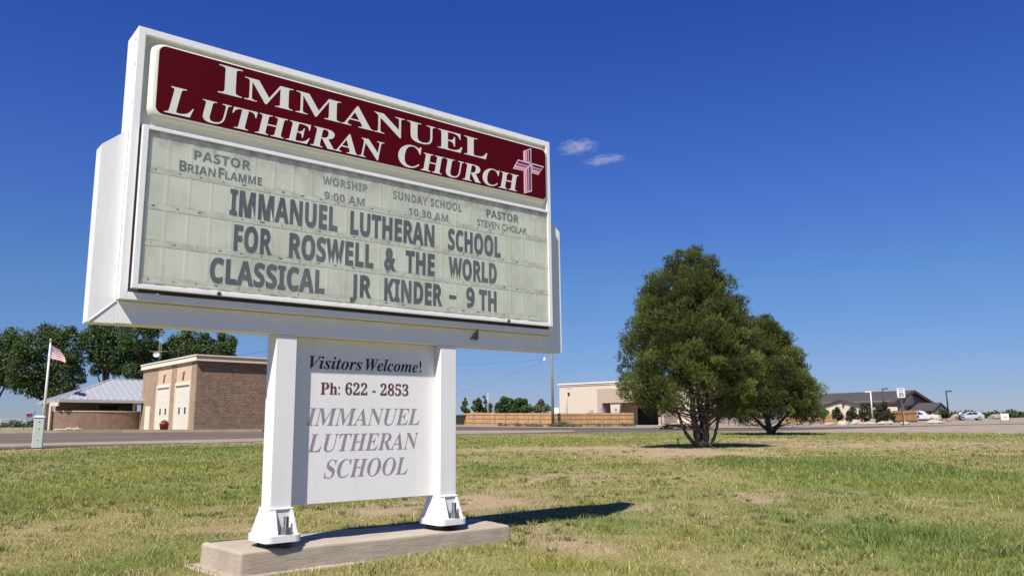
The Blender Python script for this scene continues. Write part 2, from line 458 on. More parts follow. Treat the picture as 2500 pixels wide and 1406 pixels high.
for y0, y1, dens, wid, hgt in ((2.2, 5, 6400, .0026, .031), (5, 8, 3600, .0034, .032), (8, 14, 1500, .0056, .033), (14, 24, 480, .010, .034), (24, 47, 160, .019, .036)):
    w0, w1 = .72 * y0 + .8, .72 * y1 + .8
    N = int((w0 + w1) * (y1 - y0) * dens)
    Y = np.sqrt(rng.rand(N) * (y1 ** 2 - y0 ** 2) + y0 ** 2); X = (rng.rand(N) * 2 - 1) * (.72 * Y + .8)
    # clump the blades
    cl = rng.rand(N) < .65
    cell = .05 + .004 * Y
    X = np.where(cl, np.round(X / cell) * cell + rng.randn(N) * cell * .28 + (vnoise(X / cell * 3, Y / cell * 3, 5) - .5) * cell, X)
    d, g, yl = patch(X, Y)
    keep = (rng.rand(N) < np.clip(1.2 - 1.25 * d, .08, 1)) & (Y < edge_y(X) - .05) & ~in_foot(X, Y, .035)
    X, Y, d, g, yl = X[keep], Y[keep], d[keep], g[keep], yl[keep]; N = len(X)
    hh = hgt * (.45 + .9 * rng.rand(N)) * (.62 + .65 * g) * (.35 + 1.35 * vnoise(X * 6, Y * 6, 12) ** 1.4)
    tall = rng.rand(N) < .012; hh = np.where(tall, hh * 1.7, hh)
    ang = rng.rand(N) * 2 * math.pi; lean = (.35 + .9 * rng.rand(N)) * hh
    wa = rng.rand(N) * 2 * math.pi; w = wid * (.7 + .6 * rng.rand(N)) * .5
    z = lawn_z(X, Y) - .004
    P = np.stack([X, Y, z], 1); W = np.stack([np.cos(wa) * w, np.sin(wa) * w, 0 * w], 1)
    mid = P + np.stack([np.cos(ang) * lean * .35, np.sin(ang) * lean * .35, hh * .62], 1)
    tip = P + np.stack([np.cos(ang) * lean, np.sin(ang) * lean, hh], 1)
    dry = rng.rand(N) < np.clip(.50 - .62 * g + .15 * d, .05, .95)
    u = rng.rand(N, 1)
    green = GRN[None] * (1 - u) + BLU[None] * u
    green = green * (1 - yl[:, None] * .75) + YEL[None] * (yl[:, None] * .75)
    c = np.where(dry[:, None], DRY[None] * (.45 + .9 * rng.rand(N, 1)), green * (.45 + 1.0 * rng.rand(N, 1)))
    V = np.stack([P - W, P + W, mid + W * .8, mid - W * .8, tip], 1).reshape(-1, 3)
    i0 = off + np.arange(N) * 5
    Vs.append(V); Cs.append(np.repeat(c, 5, 0))
    Fs.append(np.stack([i0, i0 + 1, i0 + 2], 1)); Fs.append(np.stack([i0, i0 + 2, i0 + 3], 1)); Fs.append(np.stack([i0 + 3, i0 + 2, i0 + 4], 1))
    off += 5 * N
# darker tussocks and broad leaved weeds standing proud of the turf
NT = 4200; Yt = 2.4 + 30 * rng.rand(NT) ** 1.9; Xt = (rng.rand(NT) * 2 - 1) * (.72 * Yt + .6); dt, gt, yt = patch(Xt, Yt)
kp_ = (vnoise(Xt * 1.3, Yt * 1.3, 61) > .42) & (Yt < edge_y(Xt) - .3) & ~in_foot(Xt, Yt, .06); Xt, Yt, dt, gt, yt = Xt[kp_], Yt[kp_], dt[kp_], gt[kp_], yt[kp_]
for x_, y_, d_q, g_q, r_q, z_q in zip(Xt, Yt, dt, gt, rng.rand(len(Xt), 3), lawn_z(Xt, Yt)):
    nb_ = int(16 + 24 * r_q[0]); R0 = (.012 + .040 * r_q[1]) * (1 + y_ * .04); hq = (.020 + .022 * r_q[2]) * (1.1 - .4 * d_q)
    pa = rng.rand(nb_) * 2 * math.pi; pr_ = R0 * rng.rand(nb_) ** .6; px_q = x_ + pr_ * np.cos(pa); py_q = y_ + pr_ * np.sin(pa)
    P = np.stack([px_q, py_q, np.zeros(nb_)], 1); w = (.0012 + .00022 * y_) * (.7 + .6 * rng.rand(nb_)); wa = rng.rand(nb_) * 6.28
    W_ = np.stack([np.cos(wa) * w, np.sin(wa) * w, 0 * w], 1); hh = hq * (.6 + .7 * rng.rand(nb_)); la = pa + rng.randn(nb_) * .6; ln = hh * (.25 + .8 * rng.rand(nb_))
    tip = P + np.stack([np.cos(la) * ln, np.sin(la) * ln, hh], 1); mid = P + (tip - P) * np.array([.4, .4, .65])
    c0 = (GRN * .55 + BLU * .35) if r_q[0] < .6 else (DRY * .5 + BLU * .3)
    c = c0[None] * (.55 + .8 * rng.rand(nb_, 1))
    V = np.stack([P - W_, P + W_, mid + W_ * .85, mid - W_ * .85, tip], 1).reshape(-1, 3)
    V[:, 2] += z_q - .004
    i0 = off + np.arange(nb_) * 5
    Vs.append(V); Cs.append(np.repeat(c, 5, 0)); Fs.append(np.stack([i0, i0 + 1, i0 + 2], 1)); Fs.append(np.stack([i0, i0 + 2, i0 + 3], 1)); Fs.append(np.stack([i0 + 3, i0 + 2, i0 + 4], 1)); off += 5 * nb_
# dry straw lying on the bare soil
NS = 16000; Ys = 2.4 + 9 * rng.rand(NS) ** 1.4; Xs = (rng.rand(NS) * 2 - 1) * (.72 * Ys + .5); ds, gs, ys_ = patch(Xs, Ys)
kp_ = (rng.rand(NS) < .25 + ds) & ~in_foot(Xs, Ys, .03); Xs, Ys = Xs[kp_], Ys[kp_]; NS = len(Xs)
an = rng.rand(NS) * 6.28; ln = .012 + .03 * rng.rand(NS); dv = np.stack([np.cos(an) * ln, np.sin(an) * ln, .012 * (rng.rand(NS) - .3)], 1); nv_ = np.stack([-np.sin(an), np.cos(an), 0 * an], 1) * .0016
P = np.stack([Xs, Ys, lawn_z(Xs, Ys) + .004 + .008 * rng.rand(NS)], 1); c = DRY[None] * (.7 + .7 * rng.rand(NS, 1))
V = np.stack([P - nv_, P + nv_, P + dv], 1).reshape(-1, 3); Vs.append(V); Cs.append(np.repeat(c, 3, 0)); Fs.append(off + np.arange(NS * 3).reshape(-1, 3)); off += 3 * NS
g_o = np_mesh('grass', np.concatenate(Vs), np.concatenate(Fs), M_grass, rgb=np.concatenate(Cs))
kind(g_o, 'stuff'); tag(g_o, 'short patchy green and dry yellow grass over the whole lawn', 'grass')

# ================================================================== SIGN
M_white = mat('white_paint', (.80, .795, .775), .42, .03, 3, spec=.4, coord='obj')
def weathered(m, lo=.945, sc=(17, 17, .9), spots=.6):
    n, l = m.node_tree.nodes, m.node_tree.links; b = n['Principled BSDF']; src = b.inputs['Base Color'].links[0].from_socket
    t1 = noise_node(n, l, 1.0, 5, .65, 'obj', sc); r1 = ramp(n, l, t1.outputs['Fac'], [(.30, (lo, lo * .985, lo * .96)), (.52, (1, 1, 1))])
    t2 = noise_node(n, l, 95, 2, .5, 'obj'); r2 = ramp(n, l, t2.outputs['Fac'], [(.24, (spots, spots * .9, spots * .8)), (.29, (1, 1, 1))])
    x1 = n.new('ShaderNodeMixRGB'); x1.blend_type = 'MULTIPLY'; x1.inputs['Fac'].default_value = 1; x2 = n.new('ShaderNodeMixRGB'); x2.blend_type = 'MULTIPLY'; x2.inputs['Fac'].default_value = 1
    l.new(src, x1.inputs['Color1']); l.new(r1.outputs[0], x1.inputs['Color2']); l.new(x1.outputs[0], x2.inputs['Color1']); l.new(r2.outputs[0], x2.inputs['Color2']); l.new(x2.outputs[0], b.inputs['Base Color'])
weathered(M_white)
M_post = mat('white_post_paint', (.76, .755, .735), .5, .02, 2, spec=.3, coord='obj')
M_panel = mat('white_panel', (.79, .78, .755), .5, .02, 2, spec=.35, coord='obj')
weathered(M_post, .965, spots=.8); weathered(M_panel, .97, spots=.8)
M_cream = mat('cream_plastic', (.70, .70, .60), .28, .03, 2, spec=.5, coord='obj')
M_red = mat('maroon_vinyl', srgb(80, 1, 12), .5, .04, 3, spec=.12, coord='obj')
M_let = mat('cream_letter', (.68, .68, .62), .4, .03, 3, spec=.3, coord='obj')
M_black = mat('black_letter', (.012, .012, .02), .5, .2, 4, coord='obj')
M_maroon_l = mat('faded_maroon_letter', srgb(110, 40, 62), .6, .25, 40, coord='obj', c2=srgb(84, 62, 72))
M_grey_l = mat('faded_grey_letter', srgb(150, 138, 146), .6, .08, 60, coord='obj')
M_slat = mat('dark_plastic_letter', (.036, .042, .044), .45, .35, 9, coord='obj')
M_paintl = mat('grey_printed_letter', (.10, .11, .105), .6, .25, 12, coord='obj')
M_paintf = mat('pale_printed_letter', (.20, .21, .185), .6, .2, 12, coord='obj')
M_bolt = mat('zinc_bolt', (.22, .23, .24), .5, .3, 120, metal=.7, coord='obj')
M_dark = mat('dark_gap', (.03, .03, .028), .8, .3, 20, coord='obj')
M_rust = mat('rust_spot', (.06, .035, .025), .9, .3, 50, coord='obj')
M_gap = mat('gap_shade_grey', (.33, .36, .38), .5, .06, 6, coord='obj')  # grey of the painted shadow between header and letter board

W = 2.44; zT = .1583; zC0 = -1.0696; DEP = .1834; b0, b1 = .0376, .1294; bw = .1038; zB = -1.1697; zBt = -.4048
SGN_O = Vector((1.20, .09, -2.1459))                       # the sign's base point in its own measured frame
TILT = .0041
sx = -1.6427; sy = 3.2957; sz = 1.6169 + H
yaw = R(39.066)
def s2w(x, y, z):
    x, z = x - TILT * (z + 2.1), z + TILT * (x - 1.2)
    return Vector((sx + x * math.cos(yaw) - y * math.sin(yaw), sy + x * math.sin(yaw) + y * math.cos(yaw), sz + z))
sign = empty('church_sign', s2w(*SGN_O))
sign.rotation_euler = (Matrix.Rotation(yaw, 3, 'Z') @ Matrix.Rotation(TILT * -1, 3, 'Y')).to_euler()
tag(sign, 'big white church sign with maroon header and changeable letter board on two posts', 'church sign')
def sb(mb, name, m, parent=sign, bevel=0):
    mb.v = [(x - SGN_O.x, y - SGN_O.y, z - SGN_O.z) for x, y, z in mb.v]
    return mb.build(name, m, parent, bevel)
def frame(mb, x0, x1, z0, z1, t, ya, yb, tb=None, tt=None):   # a rectangular picture frame, mitre-free (butted bars)
    tb = tb or t; tt = tt or t
    mb.box(x0, x0 + t, ya, yb, z0, z1); mb.box(x1 - t, x1, ya, yb, z0, z1)
    mb.box(x0 + t, x1 - t, ya, yb, z1 - tt, z1); mb.box(x0 + t, x1 - t, ya, yb, z0, z0 + tb)
# cabinet: box open at the front with a retainer frame
t = .0326
c = MB()
frame(c, 0, W, zC0, zT, t, 0, DEP)
c.box(t, W - t, .07, DEP - .004, zC0 + t, zT - t)
cab = sb(c, 'cabinet', M_white, bevel=.002)
for z in (.105, -.02, -.2, -.36, -.52, -.76, -.98):        # side screws
    k = MB(); k.tube([(-.002, .012 + .02 * (z > .1), z), (.002, .012 + .02 * (z > .1), z)], .0035, 6)
    sb(k, 'screw', M_bolt, cab)
    # sub-parts are children of the cabinet: shift is already in the sign frame
k = MB()
k.box(t, W - t, .02, .06, -.302, -.288)  # grey strip standing in for the shadow between pan and door
sb(k, 'gap_shade_strip', M_gap)
# surround with chamfered upper corners
def xzpoly(pts, y): return [(x, y, z) for x, z in pts]
s_ = MB()
s_.prism(xzpoly([(-bw, zB), (-bw, zBt), (-.0015, zBt + .0887), (-.0015, zC0 - .0015), (-.0015, zB)], b0), (0, b1 - b0, 0))
s_.prism(xzpoly([(W + .0015, zB), (W + .0015, zBt + .0887), (W + bw, zBt), (W + bw, zB)], b0), (0, b1 - b0, 0))
s_.box(-.0015, W + .0015, b0, b1, zB, zC0 - .0015)
sur = sb(s_, 'surround', M_white, bevel=.003)
w_ = MB(); w_.tube([(-bw + .006, b0 - .001, zB + .004), (-.002, b0 - .001, zC0 - .004)], .0028, 6)
sb(w_, 'weld_seam', M_white, sur)
# header face: moulded pan
def rr(x0, x1, z0, z1, r, y, n=7):
    P = []
    for cx_, cz_, a0 in ((x1 - r, z1 - r, 0), (x0 + r, z1 - r, 90), (x0 + r, z0 + r, 180), (x1 - r, z0 + r, 270)):
        for k in range(n):
            a = R(a0 + 90 * k / (n - 1)); P.append((cx_ + r * math.cos(a), y, cz_ + r * math.sin(a)))
    return P
hd = MB()
loops = [rr(t, W - t, -.286, zT - t + .001, .002, .026), rr(.052, 2.424, -.262, .108, .05, .026), rr(.056, 2.420, -.258, .105, .05, .020), rr(.063, 2.414, -.251, .1, .048, .004),
         rr(.072, 2.407, -.244, .098, .043, -.004), rr(.080, 2.401, -.238, .0955, .040, -.007), rr(.088, 2.396, -.232, .092, .034, -.0078)]
V = [p for L in loops for p in L]; nL = len(loops[0])
Fq = [(i * nL + k, i * nL + (k + 1) % nL, (i + 1) * nL + (k + 1) % nL, (i + 1) * nL + k) for i in range(len(loops) - 1) for k in range(nL)]
hd.add(V, Fq, 0, True); hd.add(loops[-1], [tuple(range(nL))], 0)
head = sb(hd, 'header_face', M_cream)
rd = MB(); rp = rr(.090, 2.3945, -.2285, .0910, .032, -.0088)
rd.prism(rp, (0, .0009, 0)); sb(rd, 'red_panel', M_red, head)

# ---- lettering
def fm(s, style):
    out = ''
    for ch in s:
        o = ord(ch)
        A, a0_, d0 = {'sb': (0x1D400, 0x1D41A, 0x1D7CE), 'sbi': (0x1D468, 0x1D482, 0x1D7CE), 'si': (0x1D434, 0x1D44E, 48), 'ss': (0x1D5D4, 0x1D5EE, 0x1D7EC), 'n': (65, 97, 48)}[style]
        if 65 <= o <= 90: out += chr(A + o - 65)
        elif 97 <= o <= 122: out += chr(a0_ + o - 97)
        elif 48 <= o <= 57: out += chr(d0 + o - 48)
        else: out += ch
    return out
def text(mb, s, style, x0, x1, zb, zt, y, slant=0, depth=.001, track=1.0, wgt=0, mi=0, slope=0, ref='H', rot=None):
    cu = bpy.data.curves.new('tmp', 'FONT'); cu.body = fm(s, style); cu.extrude = .5; cu.space_character = track; cu.offset = wgt; cu.resolution_u = 3
    o = bpy.data.objects.new('tmp', cu); col.objects.link(o)
    dg = bpy.context.evaluated_depsgraph_get(); me = bpy.data.meshes.new_from_object(o.evaluated_get(dg))
    cu.body = fm(ref, style); dg.update(); m2 = bpy.data.meshes.new_from_object(o.evaluated_get(bpy.context.evaluated_depsgraph_get()))
    cap0, cap1 = min(v.co.y for v in m2.vertices), max(v.co.y for v in m2.vertices)
    xs = [v.co.x for v in me.vertices]; xa, xb = min(xs), max(xs)
    V = []
    for v in me.vertices:
        fx = (v.co.x - xa) / (xb - xa); h = (v.co.y - cap0) / (cap1 - cap0) * (zt - zb)
        V.append((x0 + fx * (x1 - x0) + slant * h, y - depth * (.5 + v.co.z), zb + h + slope * fx))
    mb.add(V, [tuple(p.vertices) for p in me.polygons], mi)
    bpy.data.objects.remove(o); bpy.data.curves.remove(cu); bpy.data.meshes.remove(me); bpy.data.meshes.remove(m2)
yh = -.0092
a = MB(); text(a, 'I', 'sb', .357, .469, -.064, .076, yh); text(a, 'MMANUEL', 'sb', .480, 1.935, -.064, .048, yh, track=1.02, ref='M')
sb(a, 'lettering', M_let, head)
a = MB(); text(a, 'L', 'sb', .126, .245, -.218, -.090, yh, .19); text(a, 'UTHERAN', 'sb', .272, 1.224, -.218, -.115, yh, .19, track=1.02); sb(a, 'lettering', M_let, head); a = MB()
text(a, 'C', 'sb', 1.322, 1.462, -.218, -.092, yh, .15, ref='H'); text(a, 'HURCH', 'sb', 1.474, 2.156, -.218, -.115, yh, .19, track=1.0)
sb(a, 'lettering', M_let, head)
# ---- striped cross
M_cr = [mat('cross_pale', srgb(226, 190, 200), .5, .03, 3, coord='obj'), mat('cross_plum', srgb(58, 28, 58), .5, .05, 3, coord='obj'),
        mat('cross_rose', srgb(170, 66, 100), .5, .05, 3, coord='obj'), mat('cross_dusty', srgb(200, 155, 165), .5, .05, 3, coord='obj')]
cr = MB()
def quadpatch(P, y, u0, u1, v0, v1, mi, d=.0008):
    q = lambda u, v: ((P[0][0] * (1 - u) + P[1][0] * u) * (1 - v) + (P[3][0] * (1 - u) + P[2][0] * u) * v, y, (P[0][1] * (1 - u) + P[1][1] * u) * (1 - v) + (P[3][1] * (1 - u) + P[2][1] * u) * v)
    cr.prism([q(u0, v0), q(u1, v0), q(u1, v1), q(u0, v1)], (0, d, 0), mi)
PIECES = [([(2.214, .050), (2.277, .081), (2.277, -.0135), (2.214, -.0175)], 0), ([(2.215, -.076), (2.2765, -.018), (2.278, -.196), (2.215, -.221)], 0),
          ([(2.171, -.014), (2.273, -.0165), (2.2135, -.0775), (2.130, -.080)], 1), ([(2.2805, -.0145), (2.380, -.016), (2.333, -.081), (2.2805, -.078)], 1)]
for P, dr in PIECES:
    quadpatch(P, -.0098, 0, 1, 0, 1, 0)
    for (s0, s1), mi in (((.68, .88), 1), ((.40, .58), 2), ((.12, .28), 3)):
        if dr == 0: quadpatch(P, -.0106, s0, s1, .06, .94, mi)
        else: quadpatch(P, -.0106, .06, .94, 1 - s1, 1 - s0, mi)
sb(cr, 'cross_emblem', M_cr, head)

# ---- letter board (all positions were measured on the plane y = .04 and are carried along the depth here)
YB = -.0135                                                   # front of the letters
KB = (3.593 + YB) / 3.633
bx_ = lambda x: -.80 + (x + .80) * KB
bz_ = lambda z: -1.617 + (z + 1.617) * KB
TR = [bz_(z) for z in (-.474, -.640, -.805, -.969)]
M_face, n, l, b = nm('letter_board')
tc = n.new('ShaderNodeTexCoord'); sp = n.new('ShaderNodeSeparateXYZ'); l.new(tc.outputs['Object'], sp.inputs[0])
n1 = noise_node(n, l, 7, 5, .6, 'obj', (1, 1, .6)); n2 = noise_node(n, l, 22, 4, .6, 'obj')
r1 = ramp(n, l, n1.outputs['Fac'], [(.34, (.64, .63, .50)), (.55, (.79, .785, .645)), (.75, (.85, .84, .71))])
# dirt that gathered along the tracks and under the top edge
msum = None
for zt_ in TR + [-.318, -1.0]:
    zz = zt_ - SGN_O.z
    s1 = n.new('ShaderNodeMath'); s1.operation = 'SUBTRACT'; s1.inputs[1].default_value = zz; l.new(sp.outputs['Z'], s1.inputs[0])
    s2 = n.new('ShaderNodeMath'); s2.operation = 'ABSOLUTE'; l.new(s1.outputs[0], s2.inputs[0])
    s3 = n.new('ShaderNodeMapRange'); s3.inputs['From Min'].default_value = .005; s3.inputs['From Max'].default_value = .085 if zt_ == -.318 else .020
    s3.inputs['To Min'].default_value = 1; s3.inputs['To Max'].default_value = 0; l.new(s2.outputs[0], s3.inputs['Value'])
    if msum is None: msum = s3.outputs[0]
    else:
        mxn = n.new('ShaderNodeMath'); mxn.operation = 'MAXIMUM'; l.new(msum, mxn.inputs[0]); l.new(s3.outputs[0], mxn.inputs[1]); msum = mxn.outputs[0]
r2 = ramp(n, l, n2.outputs['Fac'], [(.36, (0, 0, 0)), (.66, (.92, .92, .92))])
mu = n.new('ShaderNodeMath'); mu.operation = 'MULTIPLY'; l.new(msum, mu.inputs[0]); l.new(r2.outputs[0], mu.inputs[1])
mxc = n.new('ShaderNodeMixRGB'); l.new(mu.outputs[0], mxc.inputs['Fac']); l.new(r1.outputs[0], mxc.inputs['Color1']); mxc.inputs['Color2'].default_value = (.24, .19, .12, 1)
l.new(mxc.outputs[0], b.inputs['Base Color']); b.inputs['Roughness'].default_value = .5
dx0, dx1, dz0, dz1, dd = .0415, W - .0193, -1.0222, -.2975, -.0224
f_ = MB()
f_.box(dx0 + .004, dx1 - .004, YB + .0022, YB + .016, dz0 + .004, -.304)
for k in range(25):                                         # moulded vertical ribs
    x = bx_(.0745 + .0985 * k)
    if dx0 + .03 < x < dx1 - .03: f_.prism([(x - .009, YB + .0022, -1.015), (x - .004, YB + .0015, -1.015), (x + .004, YB + .0015, -1.015), (x + .009, YB + .0022, -1.015)], (0, 0, .70))
board = sb(f_, 'letter_board', M_face)
M_track, n, l, b = nm('clear_track'); b.inputs['Base Color'].default_value = (.62, .64, .55, 1); b.inputs['Roughness'].default_value = .25
n2 = noise_node(n, l, 16, 4, .6, 'obj'); r2 = ramp(n, l, n2.outputs['Fac'], [(.4, (.76, .755, .62)), (.7, (.54, .49, .36))]); l.new(r2.outputs[0], b.inputs['Base Color'])
rr_ = random.Random(4)
for z in TR:
    k = MB(); k.box(dx0 + .006, dx1 - .006, YB + .0012, YB + .0021, z - .012, z + .009)
    for q in range(24):
        x = bx_(.0745 + .0985 * (q + .5)) + rr_.uniform(-.004, .004); r0 = rr_.uniform(.0022, .0040)
        k.tube([(x, YB + .0011, z + .001), (x, YB + .0004, z + .001)], r0, 7, mi=1)
        if rr_.random() < .45: k.box(x - rr_.uniform(.004, .014), x + rr_.uniform(.004, .012), YB + .0008, YB + .0011, z + .0005, z + rr_.uniform(.003, .006), 1)
    sb(k, 'letter_track', [M_track, M_rust])
# printed header lines on the board
def line(spec, m, name='lettering', parent=board, y=YB + .0013):
    for sp_ in spec:
        a = MB(); text(a, *sp_[:2], bx_(sp_[2]), bx_(sp_[3]), bz_(sp_[4]), bz_(sp_[5]), y, depth=.0005, **(sp_[6] if len(sp_) > 6 else {})); sb(a, name, m, parent)
line([('PASTOR', 'ss', .282, .545, -.391, -.347, {'track': 1.05})], M_paintl)
a = MB()
for _s, _a, _b, _t in (('B', .220, .252, -.4075), ('RIAN', .257, .382, -.418), ('F', .396, .424, -.4075), ('LAMME', .428, .604, -.418)):
    text(a, _s, 'ss', bx_(_a), bx_(_b), bz_(-.4565), bz_(_t), YB + .0013, depth=.0005, track=1.06)
sb(a, 'lettering', M_paintl, board)
line([('WORSHIP', 'ss', .920, 1.174, -.3875, -.346, {'track': 1.05}), ('9:00 AM', 'ss', .932, 1.160, -.467, -.425, {'track': 1.05}), ('SUNDAY SCHOOL', 'ss', 1.332, 1.787, -.394, -.350, {'track': 1.05}),
      ('10:30 AM', 'ss', 1.431, 1.692, -.470, -.427, {'track': 1.05})], M_paintf)
line([('PASTOR', 'ss', 1.965, 2.211, -.395, -.348, {}), ('STEVEN CHOLAK', 'n', 1.899, 2.278, -.457, -.419, {})], M_paintl)
def word(items, name='lettering'):
    for s, x0, x1, zb, zt in items:
        a = MB(); text(a, s, 'ss' if s not in '&-' else 'n', bx_(x0), bx_(x1), bz_(zb), bz_(zt), YB + .0013, depth=.0006, wgt=.022 if s not in '&' else .045, track=1.03); sb(a, name, M_slat, board)
word([('IMMANUEL', .456, 1.008, -.625, -.499), ('LUTHERAN', 1.081, 1.600, -.628, -.502), ('SCHOOL', 1.692, 2.069, -.629, -.505),
      ('FOR', .483, .668, -.793, -.667), ('ROSWELL', .755, 1.220, -.793, -.667), ('&', 1.284, 1.357, -.793, -.666), ('THE', 1.416, 1.603, -.791, -.668), ('WORLD', 1.697, 2.040, -.790, -.668),
      ('CLASSICAL', .381, .948, -.953, -.836), ('JR', 1.090, 1.212, -.951, -.834), ('KINDER', 1.288, 1.655, -.955, -.833), ('9', 1.819, 1.877, -.945, -.829), ('TH', 1.909, 2.037, -.955, -.834)])
a = MB(); a.box(bx_(1.701), bx_(1.751), YB + .0008, YB + .0014, bz_(-.907), bz_(-.886)); sb(a, 'lettering', M_slat, board)

# ---- hinged door with dusty pane
d_ = MB(); frame(d_, dx0, dx1, dz0, dz1, .0265, dd, -.0005, tb=.0195, tt=.0185)
door = sb(d_, 'door_frame', M_white, bevel=.0025)
M_glass, n, l, b = nm('dusty_pane')
tp = n.new('ShaderNodeBsdfTransparent'); tp.inputs['Color'].default_value = (.96, .97, .96, 1)
df = n.new('ShaderNodeBsdfDiffuse'); nz = noise_node(n, l, 5, 6, .65, 'obj', (1, 1, .5)); rz = ramp(n, l, nz.outputs['Fac'], [(.3, (.58, .60, .52)), (.75, (.70, .71, .62))]); l.new(rz.outputs[0], df.inputs['Color'])
gl = n.new('ShaderNodeBsdfGlossy'); gl.inputs['Roughness'].default_value = .10
m1 = n.new('ShaderNodeMixShader'); m2_ = n.new('ShaderNodeMixShader'); m2_.inputs[0].default_value = .035
dn = ramp(n, l, nz.outputs['Fac'], [(.3, (.06, .06, .06)), (.8, (.12, .12, .12))])
l.new(dn.outputs[0], m1.inputs[0]); l.new(tp.outputs[0], m1.inputs[1]); l.new(df.outputs[0], m1.inputs[2])
l.new(m1.outputs[0], m2_.inputs[1]); l.new(gl.outputs[0], m2_.inputs[2]); l.new(m2_.outputs[0], n['Material Output'].inputs['Surface'])
g_ = MB(); g_.box(dx0 + .02, dx1 - .02, -.0190, -.0172, dz0 + .014, dz1 - .014)
sb(g_, 'pane', M_glass, door)
for x, z in ((.406, -1.0135), (2.074, -1.0125)):
    k = MB(); k.tube([(x, dd - .006, z), (x, dd, z)], .010, 12); k.tube([(x, dd - .0075, z), (x, dd - .0055, z)], .0055, 10, mi=1)
    sb(k, 'lock', [M_bolt, M_dark], door)
k = MB(); k.box(dx0 + .03, dx1 - .03, -.0004 - .008, -.0006, dz0 - .012, dz0 - .0005); sb(k, 'door_gap_strip', M_dark)  # dark strip along the gap below the door

# ---- posts, castings, lower panel
def post(x):
    p_ = MB(); p_.box(x, x + .1039, b0 + .0008, .1446, -1.995, zB - .0005)
    return sb(p_, 'post', M_post, bevel=.003)
def casting(x):
    xc = x + .052; yc = .0911; k = MB()
    zt_, zp0, zp1 = -1.974, -2.118, -2.088
    # plate with rounded corners
    P = [(px_, py_, zp0) for px_, _, py_ in rr(xc - .098, xc + .080, yc - .126, yc + .100, .034, 0, 5)]
    k.prism(P, (0, 0, zp1 - zp0), smooth=False)
    # core, then four flared corner ribs
    k.box(xc - .050, xc + .050, yc - .056, yc + .050, zp1 - .002, zt_ - .012)
    for sx_, bx in ((-1, .088), (1, .070)):
        for sy_, by in ((-1, .118), (1, .092)):
            i = .024 if sx_ < 0 else .042
            top = [(xc + sx_ * i, yc + sy_ * .0), (xc + sx_ * .058, yc + sy_ * 0), (xc + sx_ * .058, yc + sy_ * .060), (xc + sx_ * i, yc + sy_ * .060)]
            bot = [(xc + sx_ * i * 1.1, yc + sy_ * .0), (xc + sx_ * bx, yc + sy_ * 0), (xc + sx_ * bx, yc + sy_ * by * .86), (xc + sx_ * i * 1.15, yc + sy_ * by * .90)]
            if sx_ * sy_ < 0: top, bot = top[::-1], bot[::-1]
            k.hexa([(a_, b_, zp1 - .004) for a_, b_ in bot] + [(a_, b_, zt_ - .006) for a_, b_ in top])
    k.box(xc - .0595, xc + .0595, yc - .0615, yc + .0615, zt_ - .008, zt_ + .002)
    cs = sb(k, 'base_casting', M_post, bevel=.003)
    j = MB(); j.prism([(x_, y_, -2.152) for x_, _, y_ in rr(xc - .066, xc + .054, yc - .082, yc + .072, .03, 0, 5)], (0, 0, .0335)); sb(j, 'gap_shade_block', M_dark, cs)  # added dark block standing in for the shade under the plate
    for sy_ in (-1, 1):
        yb = yc + sy_ * .088 - .004; xb = xc + .012
        j = MB()
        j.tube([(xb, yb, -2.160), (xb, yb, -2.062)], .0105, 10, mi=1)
        for q in range(26):
            zz = -2.060 + q * .002
            j.tube([(xb, yb, zz), (xb, yb, zz + .001), (xb, yb, zz + .002)], [.0112, .0127, .0112], 12, cap=(q == 25))
        j.tube([(xb, yb, -2.0882), (xb, yb, -2.0845)], .030, 16)
        hx = lambda z0, z1, r_, mi=0: j.prism([(xb + r_ * math.cos(R(60 * q + 8)), yb + r_ * math.sin(R(60 * q + 8)), z0) for q in range(6)], (0, 0, z1 - z0), mi)
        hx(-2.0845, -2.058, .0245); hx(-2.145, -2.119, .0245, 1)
        sb(j, 'anchor_bolt', [M_bolt, M_dark], cs)  # dark slot puts the plate's shade into the lower stud and nut
for x in (.7097, 1.6451): post(x); casting(x)
for x in (.52,): pass
p_ = MB(); p_.box(.8136 + .0008, 1.6451 - .0008, .0932, .1302, -1.9709, zB - .0008)
panel = sb(p_, 'lower_panel', M_panel, bevel=.0015)
yp = .0930
a = MB(); text(a, 'Visitors', 'sbi', .904, 1.196, -1.322, -1.260, yp, ref='V'); text(a, 'Welcome!', 'sbi', 1.214, 1.555, -1.322, -1.260, yp, ref='W'); sb(a, 'lettering', M_black, panel)
a = MB(); text(a, 'Ph: 622 - 2853', 'sb', .968, 1.475, -1.446, -1.388, yp, ref='P'); sb(a, 'lettering', M_maroon_l, panel)
for s, x0, x1, zb, zt_ in (('IMMANUEL', .896, 1.541, -1.597, -1.514), ('LUTHERAN', .908, 1.522, -1.723, -1.640), ('SCHOOL', .998, 1.468, -1.851, -1.766)):
    a = MB(); text(a, s, 'sb', x0, x1, zb, zt_, yp, .24, wgt=-.012, ref='H'); sb(a, 'lettering', M_grey_l, panel)
# ---- mud nest stuck on the surround
nest = MB(); rn = random.Random(2)
M_nest = mat('dry_mud', (.26, .245, .22), .95, .5, 60, bump=1.0, bscale=200)
for q in range(34):
    u, v = rn.random(), rn.random()
    u = u ** .6; x = -.028 + .052 * u; z = -.026 + .062 * v * u
    nest.ball((x, -.002, z), rn.uniform(.004, .008), sc=(1, .8, 1), seg=7, rings=5)
no = nest.build('wasp_nest', M_nest); no.location = s2w(1.871, b0 - .001, -1.103); no.rotation_euler = (0, 0, yaw)
tag(no, 'small grey mud wasp nest stuck under the letter board', 'wasp nest')

